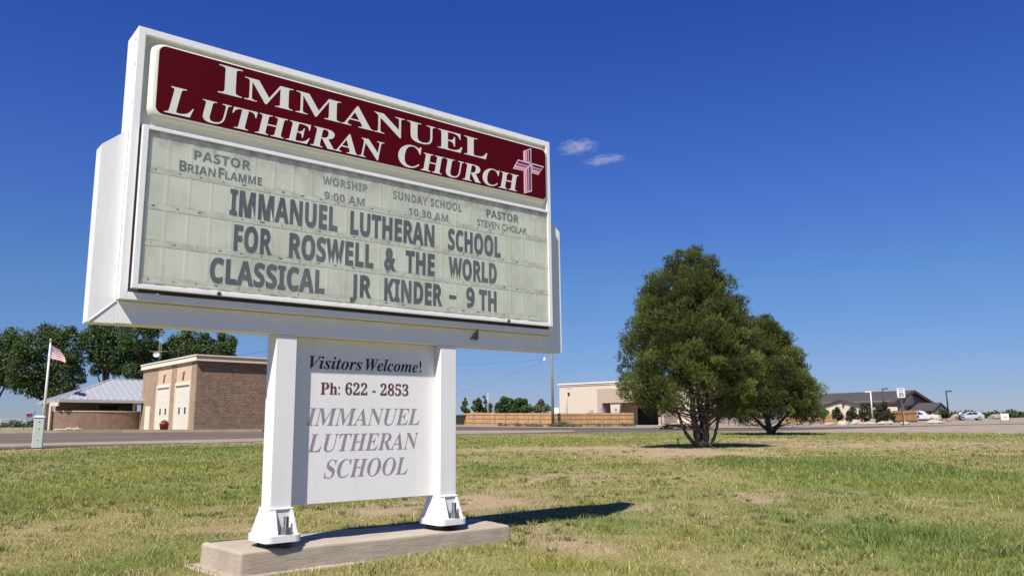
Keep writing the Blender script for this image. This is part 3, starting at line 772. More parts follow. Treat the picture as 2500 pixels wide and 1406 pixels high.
# ------------------------------------------------------------------ footing
M_conc, n, l, b = nm('rough_concrete')
n1 = noise_node(n, l, 5, 6, .6); n2 = noise_node(n, l, 40, 6, .7); n3 = noise_node(n, l, 26, 5, .6, 'pos', (.35, .35, 1.8))
r1 = ramp(n, l, n1.outputs['Fac'], [(.3, (.335, .275, .205)), (.7, (.415, .355, .280))])
l.new(r1.outputs[0], b.inputs['Base Color']); b.inputs['Roughness'].default_value = .92; b.inputs['Specular IOR Level'].default_value = .15
ad = n.new('ShaderNodeMath'); ad.operation = 'MULTIPLY_ADD'; ad.inputs[1].default_value = .35; l.new(n2.outputs['Fac'], ad.inputs[0]); l.new(n3.outputs['Fac'], ad.inputs[2])
bp = n.new('ShaderNodeBump'); bp.inputs['Strength'].default_value = .35; bp.inputs['Distance'].default_value = .010; l.new(ad.outputs[0], bp.inputs['Height']); l.new(bp.outputs[0], b.inputs['Normal'])
import bmesh
zF = sz - 2.1459
def slab(corners, z0, z1, grow, cuts, amp, seed, rad):
    bm = bmesh.new()
    cs = [Vector((x, y, 0)) for x, y in corners]; ctr = sum(cs, Vector()) / 4
    top = [bm.verts.new((c_.x, c_.y, z1)) for c_ in cs]
    bot = []
    for c_ in cs:
        d = (c_ - ctr).normalized(); bot.append(bm.verts.new((c_.x + d.x * grow, c_.y + d.y * grow, z0)))
    bm.faces.new(top); bm.faces.new(bot[::-1])
    for i in range(4): bm.faces.new((bot[i], bot[(i + 1) % 4], top[(i + 1) % 4], top[i]))
    bmesh.ops.bevel(bm, geom=[e for e in bm.edges if not all(v in bot for v in e.verts)], offset=rad, segments=4, affect='EDGES', profile=.5)
    bmesh.ops.subdivide_edges(bm, edges=[e for e in bm.edges if e.calc_length() > .1], cuts=cuts, use_grid_fill=True)
    bmesh.ops.recalc_face_normals(bm, faces=bm.faces); bm.normal_update()
    for v in bm.verts:
        k = mnoise.fractal(v.co * 9 + Vector((seed, 0, 0)), 1.0, 2.0, 4) * amp + mnoise.noise(v.co * 2.2 + Vector((seed, 3, 0))) * amp * 1.5
        v.co += v.normal * k
    return bm
def bm_obj(bm, name, m, org):
    me = bpy.data.meshes.new(name)
    for v in bm.verts: v.co -= org
    bm.to_mesh(me); bm.free(); me.materials.append(m)
    for p in me.polygons: p.use_smooth = name not in ('boulder', 'rubble')
    o = bpy.data.objects.new(name, me); col.objects.link(o); o.location = org
    return o
fc = [FOOT[k] for k in ('FL', 'FR', 'RR', 'RL')]
org = Vector((-.73, 4.27, 0))
ft = bm_obj(slab(fc, -.05, zF, .012, 40, .0022, 1, .014), 'concrete_footing', M_conc, org)
tag(ft, 'rough concrete block that the white church sign stands on', 'concrete footing')
fl = [(-1.225, 3.600), (.035, 4.575), (-.215, 4.985), (-1.590, 3.960)]
lg = bm_obj(slab(fl, -.06, zF - .100, .0, 40, .004, 5, .008), 'ledge', M_conc, org)
lg.parent = ft; lg.location = (0, 0, 0)

# ================================================================== TREES
def mfoliage(name, stops, trans=.25, rough=.6):
    m, n, l, b = nm(name)
    a_ = n.new('ShaderNodeAttribute'); a_.attribute_name = 'tone'
    r_ = ramp(n, l, a_.outputs['Fac'], stops)
    l.new(r_.outputs[0], b.inputs['Base Color']); b.inputs['Roughness'].default_value = rough; b.inputs['Specular IOR Level'].default_value = .2
    t_ = n.new('ShaderNodeBsdfTranslucent'); l.new(r_.outputs[0], t_.inputs['Color'])
    m_ = n.new('ShaderNodeMixShader'); m_.inputs[0].default_value = trans
    l.new(b.outputs[0], m_.inputs[1]); l.new(t_.outputs[0], m_.inputs[2]); l.new(m_.outputs[0], n['Material Output'].inputs['Surface'])
    return m
M_bark = mat('dark_bark', (.075, .058, .048), .95, .35, 12, bump=1.0, bscale=40)
M_twig = mat('grey_twig', (.20, .175, .15), .95, .2, 8)
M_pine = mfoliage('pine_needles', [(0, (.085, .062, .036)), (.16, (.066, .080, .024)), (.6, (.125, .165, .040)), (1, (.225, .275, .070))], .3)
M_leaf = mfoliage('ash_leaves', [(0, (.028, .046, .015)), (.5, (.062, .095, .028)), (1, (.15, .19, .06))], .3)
M_leaf2 = mfoliage('bright_leaves', [(0, (.026, .046, .014)), (.5, (.06, .10, .026)), (1, (.13, .19, .055))], .3)
M_sage = mfoliage('sage_leaves', [(0, (.05, .068, .035)), (.5, (.085, .112, .058)), (1, (.15, .18, .10))], .2)
M_weed = mfoliage('dry_weeds', [(0, (.09, .085, .04)), (.5, (.15, .14, .065)), (1, (.26, .235, .12))], .2)
M_juni = mfoliage('juniper_leaves', [(0, (.022, .024, .012)), (.5, (.042, .046, .020)), (1, (.075, .08, .034))], .15)

def rand_dirs(rng, n):
    v = rng.randn(n, 3); return v / np.linalg.norm(v, axis=1)[:, None]
def tufts(rng, P, D, L, wid, k, spread):
    """needle tufts: k thin triangles fanning out from each point P along D"""
    n = len(P); P = np.repeat(P, k, 0); D = np.repeat(D, k, 0); L = np.repeat(L, k)
    d = D + spread * rng.randn(n * k, 3); d /= np.linalg.norm(d, axis=1)[:, None]
    s = np.cross(d, rand_dirs(rng, n * k)); s /= np.linalg.norm(s, axis=1)[:, None] + 1e-9
    w = wid * (.7 + .6 * rng.rand(n * k))[:, None]
    V = np.stack([P - s * w, P + s * w, P + d * (L * (.7 + .6 * rng.rand(n * k)))[:, None]], 1).reshape(-1, 3)
    return V, np.arange(n * k * 3).reshape(-1, 3), k
def pine_crown(rng, prof, H0, lobes, per, L, wid, k, squash=1.0, zopen=0.0, seed0=0):
    """prof: [(height, left radius, right radius)] outline of the crown in metres"""
    hs_ = [p[0] for p in prof]; ls = [p[1] for p in prof]; rs = [p[2] for p in prof]
    P = []; D = []; T = []
    i = 0
    area = np.array([(np.interp(h, hs_, ls) + np.interp(h, hs_, rs)) for h in np.linspace(hs_[0], hs_[-1], 200)]); cdf = np.cumsum(area + .15); cdf /= cdf[-1]
    for q in range(lobes):
        h = hs_[0] + (hs_[-1] - hs_[0]) * np.searchsorted(cdf, rng.rand()) / 200
        a = rng.rand() * 2 * math.pi
        rl = np.interp(h, hs_, rs) if math.cos(a) > 0 else np.interp(h, hs_, ls)
        rd = (np.interp(h, hs_, ls) + np.interp(h, hs_, rs)) / 2
        rl *= 1 + .20 * (float(fbm(np.array([h * 2.2 + seed0]), np.array([math.cos(a) * 1.5 + 7 + math.sin(a) * 3.1]), 91, 2)[0]) - .5); f = .55 + .47 * rng.rand() ** .7 if rng.rand() < .88 else rng.rand() * .6
        big_l = 1.5 if L > .12 else 1
        rad = rng.uniform(.13, .34) * (.38 + .62 * min(1, rd / 1.0)) * big_l
        c = np.array([math.cos(a) * max(0, rl * f - rad * .60), math.sin(a) * max(0, rd * f - rad * .6) * squash, min(h + rng.uniform(-.1, .1), hs_[-1] - rad * .55)])
        if h < zopen and abs(c[0]) < .40 * rl and rng.rand() < .88: continue
        m = int(per * rng.uniform(.75, 1.25) * (rad / .27 / big_l) ** 1.7)
        if m < 8: continue
        d = rand_dirs(rng, m); out = np.array([math.cos(a), math.sin(a) * squash, .55]); d = d + out * .55; d /= np.linalg.norm(d, axis=1)[:, None]
        rr2 = rad * (.35 + .75 * rng.rand(m) ** .5)
        far = rng.rand(m) < .05; rr2 = np.where(far, rr2 * rng.uniform(1.1, 1.3, m), rr2)
        od = np.array([math.cos(a), math.sin(a) * squash, .35]); p = c + d * rr2[:, None] * np.array([1.0, 1.0, .8]) + od * (d @ od)[:, None] * rr2[:, None] * .45
        up = d * .7 + np.array([0, 0, .70]) + out * .25; up /= np.linalg.norm(up, axis=1)[:, None]
        dead = -.45 if rng.rand() < .07 else 0
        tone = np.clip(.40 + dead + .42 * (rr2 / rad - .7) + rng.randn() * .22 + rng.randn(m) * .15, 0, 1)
        P.append(p); D.append(up); T.append(tone)
    P = np.concatenate(P); D = np.concatenate(D); T = np.concatenate(T)
    V, F, kk = tufts(rng, P, D, L * (.75 + .5 * rng.rand(len(P))), wid, k, .42)
    return V, F, np.clip(np.repeat(T, kk) + rng.randn(len(F)) * .06, 0, 1), P
def leaf_crown(rng, lumps, n, size, droop=.0, zs=.9):
    """lumps: (x, y, z, r, weight) ; leaf-clump quads spread through the volume of the lumps"""
    L = np.array(lumps); w = L[:, 3] ** 2 ; w = w / w.sum()
    idx = rng.choice(len(L), n, p=w)
    d = rand_dirs(rng, n); rr2 = L[idx, 3] * (.40 + .70 * rng.rand(n) ** .7)
    c = L[idx, :3] + d * rr2[:, None] * np.array([1, 1, zs])
    nn = d * .7 + rand_dirs(rng, n) * .9 + np.array([0, 0, .35]); nn /= np.linalg.norm(nn, axis=1)[:, None]
    a = np.cross(nn, rand_dirs(rng, n)); a /= np.linalg.norm(a, axis=1)[:, None] + 1e-9
    b_ = np.cross(nn, a); s = (size * (.55 + .9 * rng.rand(n)))[:, None]
    V = np.stack([c - a * s, c - b_ * s * .55, c + a * s, c + b_ * s * .55], 1).reshape(-1, 3)
    lt = rng.randn(len(L)) * .12
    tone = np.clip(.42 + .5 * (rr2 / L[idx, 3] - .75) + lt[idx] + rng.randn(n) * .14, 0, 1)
    return V, np.arange(n * 4).reshape(-1, 4), tone
def limb(mb, pts, r0, r1, rng, seg=8):
    pts = [Vector(p) for p in pts]; out = []
    for i in range(len(pts) - 1):
        for q in range(4): out.append(pts[i].lerp(pts[i + 1], q / 4) + Vector((rng.uniform(-1, 1), rng.uniform(-1, 1), 0)) * r0 * .22 * (q > 0))
    out.append(pts[-1]); N = len(out)
    mb.tube(out, [r0 + (r1 - r0) * i / (N - 1) for i in range(N)], seg)

def pinyon(px, Y, ytop, ybase, outline, label, seed, lobes, per, trunk, k=7):
    """outline: photo rows of the crown: (py, px left, px right)"""
    b_ = base(px, Y); mpp = Y / 1950.0
    rng = np.random.RandomState(seed); rp_ = random.Random(seed)
    root = empty('pinyon_tree', b_)
    tag(root, label, 'pinyon tree', 'pinyon trees on the lawn')
    prof = sorted([((ybase - py) * mpp, (px - a_) * mpp, (c_ - px) * mpp) for py, a_, c_ in outline])
    big = Y > 30
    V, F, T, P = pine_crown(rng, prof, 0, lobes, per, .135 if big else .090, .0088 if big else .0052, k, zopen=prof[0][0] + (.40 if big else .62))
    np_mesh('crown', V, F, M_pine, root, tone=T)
    tb = MB()
    for pts, r0, r1 in trunk: limb(tb, [((x - px) * mpp, dy, (ybase - y) * mpp) for x, y, dy in pts], r0, r1, rp_)
    tw = MB()
    # twigs that carry the foliage; the later ones are bare and grey
    axis = [(0, 0, h) for h in np.linspace(prof[0][0] * .8, prof[-1][0] * .95, 12)]
    for q in range(330):
        p = P[rng.randint(len(P))]; s = Vector((rp_.uniform(-.12, .12), rp_.uniform(-.12, .12), max(.3, p[2] - rp_.uniform(.25, .9))))
        e = Vector(p) * .92 + Vector((0, 0, .02)); m_ = s.lerp(e, .5) + Vector((rp_.uniform(-.08, .08), rp_.uniform(-.08, .08), rp_.uniform(-.12, .05)))
        (tb if q < 160 else tw).tube([s, m_, e if q < 160 else Vector(p) * 1.03], [.018, .011, .004] if q < 160 else [.014, .010, .005], 4, cap=False)
    tb.build('trunk', M_bark, root); tw.build('dead_branch', M_twig, root)
    return root
pinyon(1712, 19.3, 605, 1092, [(1012, 1600, 1800), (1000, 1560, 1830), (975, 1543, 1838), (930, 1530, 1842), (890, 1526, 1840), (860, 1556, 1838), (830, 1546, 1838), (800, 1548, 1832), (750, 1574, 1816), (700, 1602, 1792), (665, 1626, 1765), (640, 1644, 1738), (620, 1660, 1722), (606, 1676, 1702)],
       'tall multi stemmed dark green pinyon tree nearest the sign, pointed top', 11, 560, 130,
       [([(1708, 1095, 0), (1700, 1050, .03), (1692, 960, .05), (1690, 850, 0), (1690, 700, 0)], .10, .02), ([(1716, 1095, .05), (1722, 1050, 0), (1728, 960, -.05), (1735, 860, 0)], .11, .03), ([(1722, 1095, .1), (1716, 1010, .2), (1708, 900, .3)], .08, .03),
        ([(1700, 1090, -.04), (1672, 1055, -.08), (1655, 1010, -.1), (1630, 960, -.15)], .055, .02), ([(1728, 1090, -.05), (1742, 1060, -.1), (1752, 1020, -.12), (1790, 960, -.1)], .05, .018)])
pinyon(1880, 37.0, 770, 1057, [(1022, 1796, 1985), (1005, 1780, 2004), (975, 1768, 1998), (940, 1765, 1988), (900, 1770, 1966), (860, 1780, 1936), (830, 1795, 1912), (800, 1815, 1885), (785, 1835, 1872), (772, 1848, 1862)],
       'lower broad pinyon tree on a short trunk behind the tall one', 23, 520, 125,
       [([(1878, 1060, 0), (1876, 1030, 0), (1870, 960, 0), (1862, 820, 0)], .17, .04), ([(1882, 1055, 0), (1905, 1025, -.1), (1945, 985, -.1)], .10, .03), ([(1874, 1045, 0), (1845, 1020, -.1), (1815, 985, 0)], .09, .03)], k=7)

def broadleaf(name, px, Y, lumps, n, size, m, label, cat, group, trunk, seed, r0=.25, zs=.9, depth=.7):
    """lumps: (px, py, radius px)"""
    b_ = base(px, Y); mpp = Y / 1950.0
    ybase = at(px, horizon(px), Y); yb = horizon(px) + (H - b_.z) / mpp
    rng = np.random.RandomState(seed); rp_ = random.Random(seed)
    root = empty(name, b_); tag(root, label, cat, group)
    L = []
    for x, y, r in lumps:
        R_ = r * mpp
        L.append(((x - px) * mpp, rng.uniform(-1, 1) * R_ * depth, (yb - y) * mpp, R_))
        for q in range(7):
            d = rand_dirs(rng, 1)[0]
            L.append((L[-1 - q][0] + d[0] * R_ * .78, L[-1 - q][1] + d[1] * R_ * .78, L[-1 - q][2] + d[2] * R_ * .62, R_ * rng.uniform(.22, .46)))
    if size > .17: n, size = int(n * 2.1), size * .62
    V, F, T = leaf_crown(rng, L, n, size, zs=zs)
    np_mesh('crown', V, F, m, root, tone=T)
    tb = MB()
    for pts, a_, c_ in trunk: limb(tb, [((x - px) * mpp, 0, (yb - y) * mpp) for x, y in pts], a_, c_, rp_, 7)
    for x, y, z, r in L[::4]:
        tb.tube([(0, 0, max(.2, z * .45)), (x * .5, y * .5, max(.3, z * .8)), (x, y, z)], [.09, .06, .03] if size > .12 else [.03, .02, .01], 5, cap=False)
    tb.build('trunk', M_bark, root)
    return root
GT = 'tall shade trees around the fire station'
broadleaf('shade_tree', 112, 84, [(75, 850, 45), (110, 830, 42), (150, 845, 42), (60, 905, 45), (120, 900, 50), (170, 890, 32), (75, 940, 36), (140, 945, 34), (30, 935, 30), (178, 925, 22), (95, 808, 16), (158, 812, 16), (40, 870, 28)], 9500, .21, M_leaf,
          'big dark shade tree with forked trunk behind the flagpole', 'tree', GT,
          [([(112, 1052), (110, 1000), (114, 960), (118, 900)], .42, .2), ([(108, 1000), (92, 975), (72, 945)], .2, .1), ([(114, 985), (128, 955), (140, 930)], .2, .1)], 31)
broadleaf('shade_tree', -20, 90, [(0, 830, 34), (-30, 850, 50), (5, 880, 36), (-20, 910, 40), (10, 930, 24), (-60, 900, 50)], 5200, .22, M_leaf,
          'shade tree cut off by the picture edge beside the forked one', 'tree', GT, [([(-20, 1050), (-22, 980), (-20, 900)], .4, .2)], 32)
broadleaf('shade_tree', 245, 98, [(235, 830, 45), (262, 810, 40), (225, 875, 30), (262, 870, 42), (280, 905, 20), (222, 905, 16), (215, 808, 14)], 6000, .23, M_leaf2,
          'tall green shade tree rising behind the grey metal roof ridge', 'tree', GT, [([(250, 1045), (250, 970), (252, 880)], .35, .2)], 33)
broadleaf('shade_tree', 335, 97, [(335, 830, 45), (318, 870, 36), (352, 880, 36), (338, 905, 26), (310, 910, 20), (370, 860, 24), (345, 800, 30)], 6000, .23, M_leaf2,
          'tall green shade tree just behind the corner of the garage block', 'tree', GT, [([(325, 1045), (322, 970), (330, 880)], .35, .2)], 34)
broadleaf('shade_tree', 440, 99, [(430, 845, 34), (452, 835, 30), (410, 870, 24), (450, 870, 34), (395, 850, 14), (440, 815, 12)], 4200, .22, M_leaf,
          'dark shade tree above the garage roof beside the antenna mast', 'tree', GT, [([(440, 1045), (440, 900)], .35, .2)], 35)
broadleaf('shade_tree', 495, 100, [(494, 840, 18), (498, 862, 24), (490, 822, 9), (505, 885, 20)], 1800, .22, M_leaf,
          'narrow shade tree above the garage roof between two wider ones', 'tree', GT, [([(495, 1045), (495, 880)], .3, .2)], 36)
broadleaf('shade_tree', 538, 98, [(535, 838, 24), (545, 858, 22), (522, 860, 18), (528, 822, 10), (545, 885, 24)], 2600, .22, M_leaf,
          'rounded shade tree at the end of the row above the brick wall', 'tree', GT, [([(538, 1045), (538, 880)], .3, .2)], 37)
GS = 'small trees beyond the wooden fence'
broadleaf('young_tree', 1135, 128, [(1135, 985, 7), (1132, 998, 8), (1140, 1005, 8), (1136, 975, 3)], 700, .15, M_sage, 'slim young tree with bare twigs nearest the dumpster', 'young tree', GS, [([(1135, 1040), (1135, 985)], .12, .05)], 41)
broadleaf('young_tree', 1167, 128, [(1166, 985, 12), (1160, 998, 9), (1172, 998, 10), (1168, 977, 5)], 1100, .15, M_leaf2, 'rounded dark young tree with short trunk beside the street lamp', 'young tree', GS, [([(1167, 1040), (1167, 990)], .12, .05)], 42)
broadleaf('young_tree', 1186, 130, [(1183, 970, 4), (1186, 983, 6), (1196, 992, 8), (1184, 1002, 7), (1195, 1003, 6)], 800, .15, M_sage, 'thin pale young tree directly behind the street lamp', 'young tree', GS, [([(1186, 1040), (1186, 975)], .12, .05)], 43)
broadleaf('leafy_shrub', 1237, 127, [(1235, 988, 18), (1222, 1000, 15), (1248, 998, 17), (1232, 978, 10), (1246, 982, 10), (1218, 990, 8)], 4200, .15, M_leaf2, 'large bright green shrub behind the fence', 'shrub', GS, [([(1237, 1040), (1237, 1000)], .15, .08)], 44)
broadleaf('leafy_shrub', 1275, 128, [(1272, 990, 17), (1286, 1000, 15), (1263, 1000, 15), (1268, 980, 9), (1280, 982, 9), (1292, 1003, 10)], 4000, .15, M_leaf2, 'large darker shrub joined to the bright green one behind the fence', 'shrub', GS, [([(1275, 1040), (1275, 1000)], .15, .08)], 45)
broadleaf('leafy_shrub', 1322, 126, [(1322, 990, 12), (1312, 1000, 11), (1333, 998, 11), (1322, 980, 6)], 1500, .16, M_sage, 'grey green spiky shrub behind the fence beside the utility pole', 'shrub', GS, [([(1322, 1040), (1322, 1000)], .15, .08)], 46)
GJ = 'junipers in front of the brown roofed building'
broadleaf('juniper_tree', 2010, 118, [(2010, 1012, 9), (2004, 1004, 7), (2018, 1008, 7)], 700, .13, M_leaf, 'low open juniper beside the broad pinyon tree', 'juniper', GJ, [([(2012, 1033), (2011, 1010)], .10, .05)], 51)
broadleaf('juniper_tree', 2048, 124, [(2047, 1008, 11), (2041, 1018, 8), (2055, 1018, 8), (2046, 999, 6)], 1300, .13, M_juni, 'round juniper on a visible trunk below the cream gable', 'juniper', GJ, [([(2046, 1034), (2047, 1008)], .12, .06)], 52)
broadleaf('juniper_tree', 2085, 126, [(2085, 1010, 13), (2077, 1020, 10), (2093, 1020, 11), (2085, 998, 7)], 1600, .13, M_juni, 'dense juniper next to the orange traffic cone', 'juniper', GJ, [([(2085, 1036), (2085, 1010)], .12, .06)], 53)
broadleaf('juniper_tree', 2114, 128, [(2112, 1005, 13), (2104, 1018, 11), (2120, 1018, 12), (2112, 992, 8)], 1700, .13, M_juni, 'tallest juniper behind the pale lamp post', 'juniper', GJ, [([(2112, 1036), (2112, 1010)], .12, .06)], 54)
broadleaf('juniper_tree', 2148, 127, [(2150, 1000, 11), (2140, 1010, 11), (2143, 1022, 11)], 1500, .13, M_juni, 'slender juniper between the pale lamp post and the black lamp', 'juniper', GJ, [([(2145, 1036), (2146, 1010)], .12, .06)], 55)
broadleaf('juniper_tree', 2168, 125, [(2166, 1002, 13), (2160, 1016, 12), (2175, 1016, 13), (2164, 988, 7)], 1700, .13, M_juni, 'wide juniper closest to the speed limit sign', 'juniper', GJ, [([(2168, 1036), (2168, 1010)], .12, .06)], 56)
broadleaf('leafy_shrub', 2280, 150, [(2280, 1010, 7), (2273, 1015, 6)], 600, .16, M_leaf2, 'small green bush beside the gabled porch', 'bush', 'bushes beside the gabled building', [([(2280, 1030), (2280, 1012)], .1, .05)], 57)
broadleaf('leafy_shrub', 2302, 148, [(2298, 1006, 9), (2308, 1008, 9), (2295, 1016, 8), (2312, 1016, 7)], 1200, .16, M_leaf2, 'larger green bush at the foot of the black lamp post', 'bush', 'bushes beside the gabled building', [([(2302, 1030), (2302, 1012)], .1, .05)], 58)
broadleaf('leafy_shrub', 2364, 178, [(2358, 1012, 6), (2366, 1010, 7), (2375, 1012, 6)], 700, .18, M_leaf, 'dark bush behind the silver hatchback', 'bush', 'bushes beside the gabled building', [([(2364, 1025), (2364, 1014)], .1, .05)], 59)
broadleaf('leafy_shrub', 1782, 108, [(1778, 1000, 12), (1790, 1010, 10), (1768, 1012, 9)], 1100, .14, M_leaf, 'small tree on two thin stems seen between the pinyons', 'small tree', None, [([(1780, 1042), (1780, 1005)], .06, .04), ([(1797, 1042), (1790, 1005)], .06, .04)], 60)
# far tree line
rng = np.random.RandomState(70)
L = []
for (p0, p1, Y, y0) in ((2275, 2900, 330, 1010), (1000, 1360, 420, 1024), (-400, 140, 330, 1036), (2340, 2700, 260, 1014)):
    for q in range(int((p1 - p0) * .35)):
        x = rng.uniform(p0, p1); b_ = base(x, Y * rng.uniform(.95, 1.1)); r = rng.uniform(1.0, 2.3) * (.7 if Y < 300 else 1)
        if rng.rand() < .3: r *= .5
        L.append((b_.x, b_.y, b_.z + r * .55, r))
V, F, T = leaf_crown(rng, L, 16000, .55)
fw = np_mesh('distant_woods', V, F, M_leaf, tone=T); kind(fw, 'stuff'); tag(fw, 'low dark line of trees far away along the horizon', 'distant trees')

# ================================================================== FIRE STATION
def wallmat(name, c, c2, mortar, bw_, bh, bump=.6, spl=1.0, ms=.012):
    m, n, l, b = nm(name)
    tc_ = n.new('ShaderNodeTexCoord'); br = n.new('ShaderNodeTexBrick')
    br.inputs['Scale'].default_value = 1; br.inputs['Brick Width'].default_value = bw_; br.inputs['Row Height'].default_value = bh; br.inputs['Mortar Size'].default_value = ms
    br.inputs['Color1'].default_value = rgba(c); br.inputs['Color2'].default_value = rgba(c2); br.inputs['Mortar'].default_value = rgba(mortar)
    l.new(tc_.outputs['UV'], br.inputs['Vector'])
    nz_ = noise_node(n, l, 2.2, 6, .7); nz2 = noise_node(n, l, 7, 5, .65, 'pos', (1, 1, 2.2))
    mx_ = n.new('ShaderNodeMixRGB'); mx_.blend_type = 'MULTIPLY'; mx_.inputs['Fac'].default_value = 1
    rr_2 = ramp(n, l, nz_.outputs['Fac'], [(.3, (.75, .75, .75)), (.7, (1.2, 1.15, 1.1))])
    l.new(br.outputs['Color'], mx_.inputs['Color1']); l.new(rr_2.outputs[0], mx_.inputs['Color2']); l.new(mx_.outputs[0], b.inputs['Base Color'])
    b.inputs['Roughness'].default_value = .95; b.inputs['Specular IOR Level'].default_value = .1
    ad_ = n.new('ShaderNodeMath'); ad_.operation = 'MULTIPLY_ADD'; ad_.inputs[1].default_value = -.5
    l.new(br.outputs['Fac'], ad_.inputs[0]); l.new(nz2.outputs['Fac'], ad_.inputs[2])
    bp_ = n.new('ShaderNodeBump'); bp_.inputs['Strength'].default_value = bump; bp_.inputs['Distance'].default_value = .12 * spl
    l.new(ad_.outputs[0], bp_.inputs['Height']); l.new(bp_.outputs[0], b.inputs['Normal'])
    return m
M_split = wallmat('split_face_block', (.325, .225, .175), (.265, .178, .138), (.275, .188, .148), .4, .2, 1.0, 1.3, .008)
M_tan = wallmat('tan_block', (.36, .27, .195), (.33, .245, .175), (.30, .225, .165), .4, .2, .4, .3)
M_brick = wallmat('brown_brick', (.30, .19, .145), (.25, .16, .12), (.27, .20, .16), .3, .1, .4, .2)
M_stucco = mat('peach_stucco', (.56, .395, .295), .9, .04, 2)
M_trimw = mat('cream_metal_trim', (.72, .635, .53), .6, .04, 2)
M_trimb = mat('beige_metal_trim', (.62, .50, .38), .6, .04, 2)
M_bay = mat('cream_overhead_door', (.66, .60, .52), .5, .03, 2)
M_blk = mat('black_glass', (.016, .016, .018), .4, .2, 3, spec=.2)
M_roofm = mat('grey_metal_roof', (.42, .43, .44), .38, .05, 1.5, metal=.25)
M_greym = mat('grey_metal', (.36, .36, .34), .5, .06, 4)
CA = base(474, 66.0)                                        # the corner of the garage block nearest the road
ea = Vector((-.66, .75, 0)).normalized(); eb = Vector((.75, .66, 0)).normalized()
z0 = CA.z
fs = empty('fire_station', CA, math.atan2(eb.y, eb.x))       # local x runs along the brick side, local -y ... y along the bays
tag(fs, 'brick fire station with two cream bay doors and a grey metal roofed wing', 'fire station')
HB = 6.05; LB = 13.9; LS = 18.0
# local frame: x along eb, y along ea
m_ = MB(); m_.box(0, LS, 0, LB, -.6, HB - .46); sb0 = m_.build('side_wall', M_split, fs)
m_ = MB(); f0 = -.004
bays = [(1.15, 4.75), (6.0, 9.6)]                            # distance from the corner of each bay
def fpanel(mb, y0, y1, zz0, zz1, d=.0, th=.06, mi=0): mb.box(-d - th, -d, y0, y1, zz0, zz1, mi)
for y0, y1 in ((.0, 1.15), (4.75, 6.0), (9.6, LB + .02)):
    m_ = MB(); m_.box(-.09, -.002, y0, y1, -.6, HB - .46); m_.build('front_wall', M_tan, fs)
for y0, y1 in bays:
    m_ = MB(); m_.box(-.07, -.002, y0 + .002, y1 - .002, 3.95, HB - .462); m_.build('stucco_panel', M_stucco, fs)
rail = MB()
rail.box(-.25, LS + .1, -.25, LB + .25, HB - .40, HB - .05)
rail.build('fascia', M_stucco, fs)
m_ = MB(); m_.box(-.33, LS + .16, -.33, LB + .33, HB - .05, HB + .05); m_.box(-.30, LS + .14, -.30, LB + .30, HB - .459, HB - .401); m_.build('coping', M_trimw, fs)
m_ = MB(); m_.box(-.262, -.252, -.262, LB + .262, HB - .40, HB - .052); m_.build('front_fascia', M_trimw, fs)
for y0, y1 in bays:
    m_ = MB(); m_.box(-.045, -.004, y0 + .14, y1 - .14, 0.0, 3.7)
    for q in range(1, 7): m_.box(-.050, -.0452, y0 + .14, y1 - .14, q * .6 - .02, q * .6 + .02)
    d_o = m_.build('bay_door', M_bay, fs)
    for f in (.30, .72):
        w = MB(); yy = y0 + .14 + (y1 - y0 - .28) * f; w.box(-.058, -.0505, yy - .16, yy + .16, 1.30, 1.85); w.build('window', M_blk, d_o)
    m_ = MB(); m_.box(-.16, -.002, y0 + .002, y0 + .14, 0, 3.95); m_.box(-.16, -.002, y1 - .14, y1 - .002, 0, 3.95); m_.box(-.16, -.002, y0 + .14, y1 - .14, 3.70, 3.948)
    m_.build('door_frame', M_trimw, fs)
    m_ = MB(); yc = (y0 + y1) / 2; m_.box(-.12, -.071, yc - .12, yc + .12, 4.42, 4.70); m_.hexa([(-.5, yc - .22, 4.72), (-.10, yc - .22, 4.80), (-.10, yc + .22, 4.80), (-.5, yc + .22, 4.72), (-.5, yc - .22, 4.80), (-.10, yc - .22, 5.0), (-.10, yc + .22, 5.0), (-.5, yc + .22, 4.80)])
    m_.build('wall_light', M_trimb, fs)
m_ = MB(); m_.box(-.13, -.0905, 11.2, 12.5, 0, 2.15); m_.build('side_door', M_trimw, fs)
# --- low wing with hip roof (built in world space, then moved into the station's frame)
inv_fs = Matrix.Translation(CA) @ Matrix.Rotation(math.atan2(eb.y, eb.x), 4, 'Z'); inv_fs = inv_fs.inverted()
def wb(mb, name, m, parent=fs):
    mb.v = [tuple(inv_fs @ Vector(p)) for p in mb.v]
    return mb.build(name, m, parent)
E1 = at(147.5, 977, 71.25)
loc_x = lambda p: (p - CA).dot(eb)
E2 = E1 - eb * (loc_x(E1) + .10)
def along(p, d, px):                                        # how far to go from p along d to reach a photo column
    return min((abs(px_of((p.x + d.x * t) / (p.y + d.y * t)) - px), t) for t in [q * .02 for q in range(1200)])[1]
E3 = E1 + ea * along(E1, ea, 88)
hipd = (ea + eb).normalized(); R1_ = E1 + hipd * along(E1, hipd, 263); R1_.z = at(263, 928.5, R1_.y).z
R2_ = R1_ + eb * 9
roof = MB(); up = Vector((0, 0, .10))
E2r = E2 + ea * .8 ; E2r.z = E1.z + (R1_.z - E1.z) * .8 / (R1_ - E1).dot(ea)
tR = R1_ + eb * (-loc_x(R1_) + 6); eR = E2r + eb * 6
roof.prism([E1, E2, E2r, eR, tR, R1_], (0, 0, .10)); roof.prism([E3, E1, R1_], (0, 0, .10))
back = R1_ + ea * 5.3; back.z = E1.z; back2 = tR + ea * 5.3; back2.z = E1.z
roof.prism([R1_, tR, back2, back], (0, 0, .10)); roof.prism([E3, R1_, back], (0, 0, .10))
run = (R1_ - E1).dot(eb); rise = (R1_.z - E1.z); dep = (R1_ - E1).dot(ea)
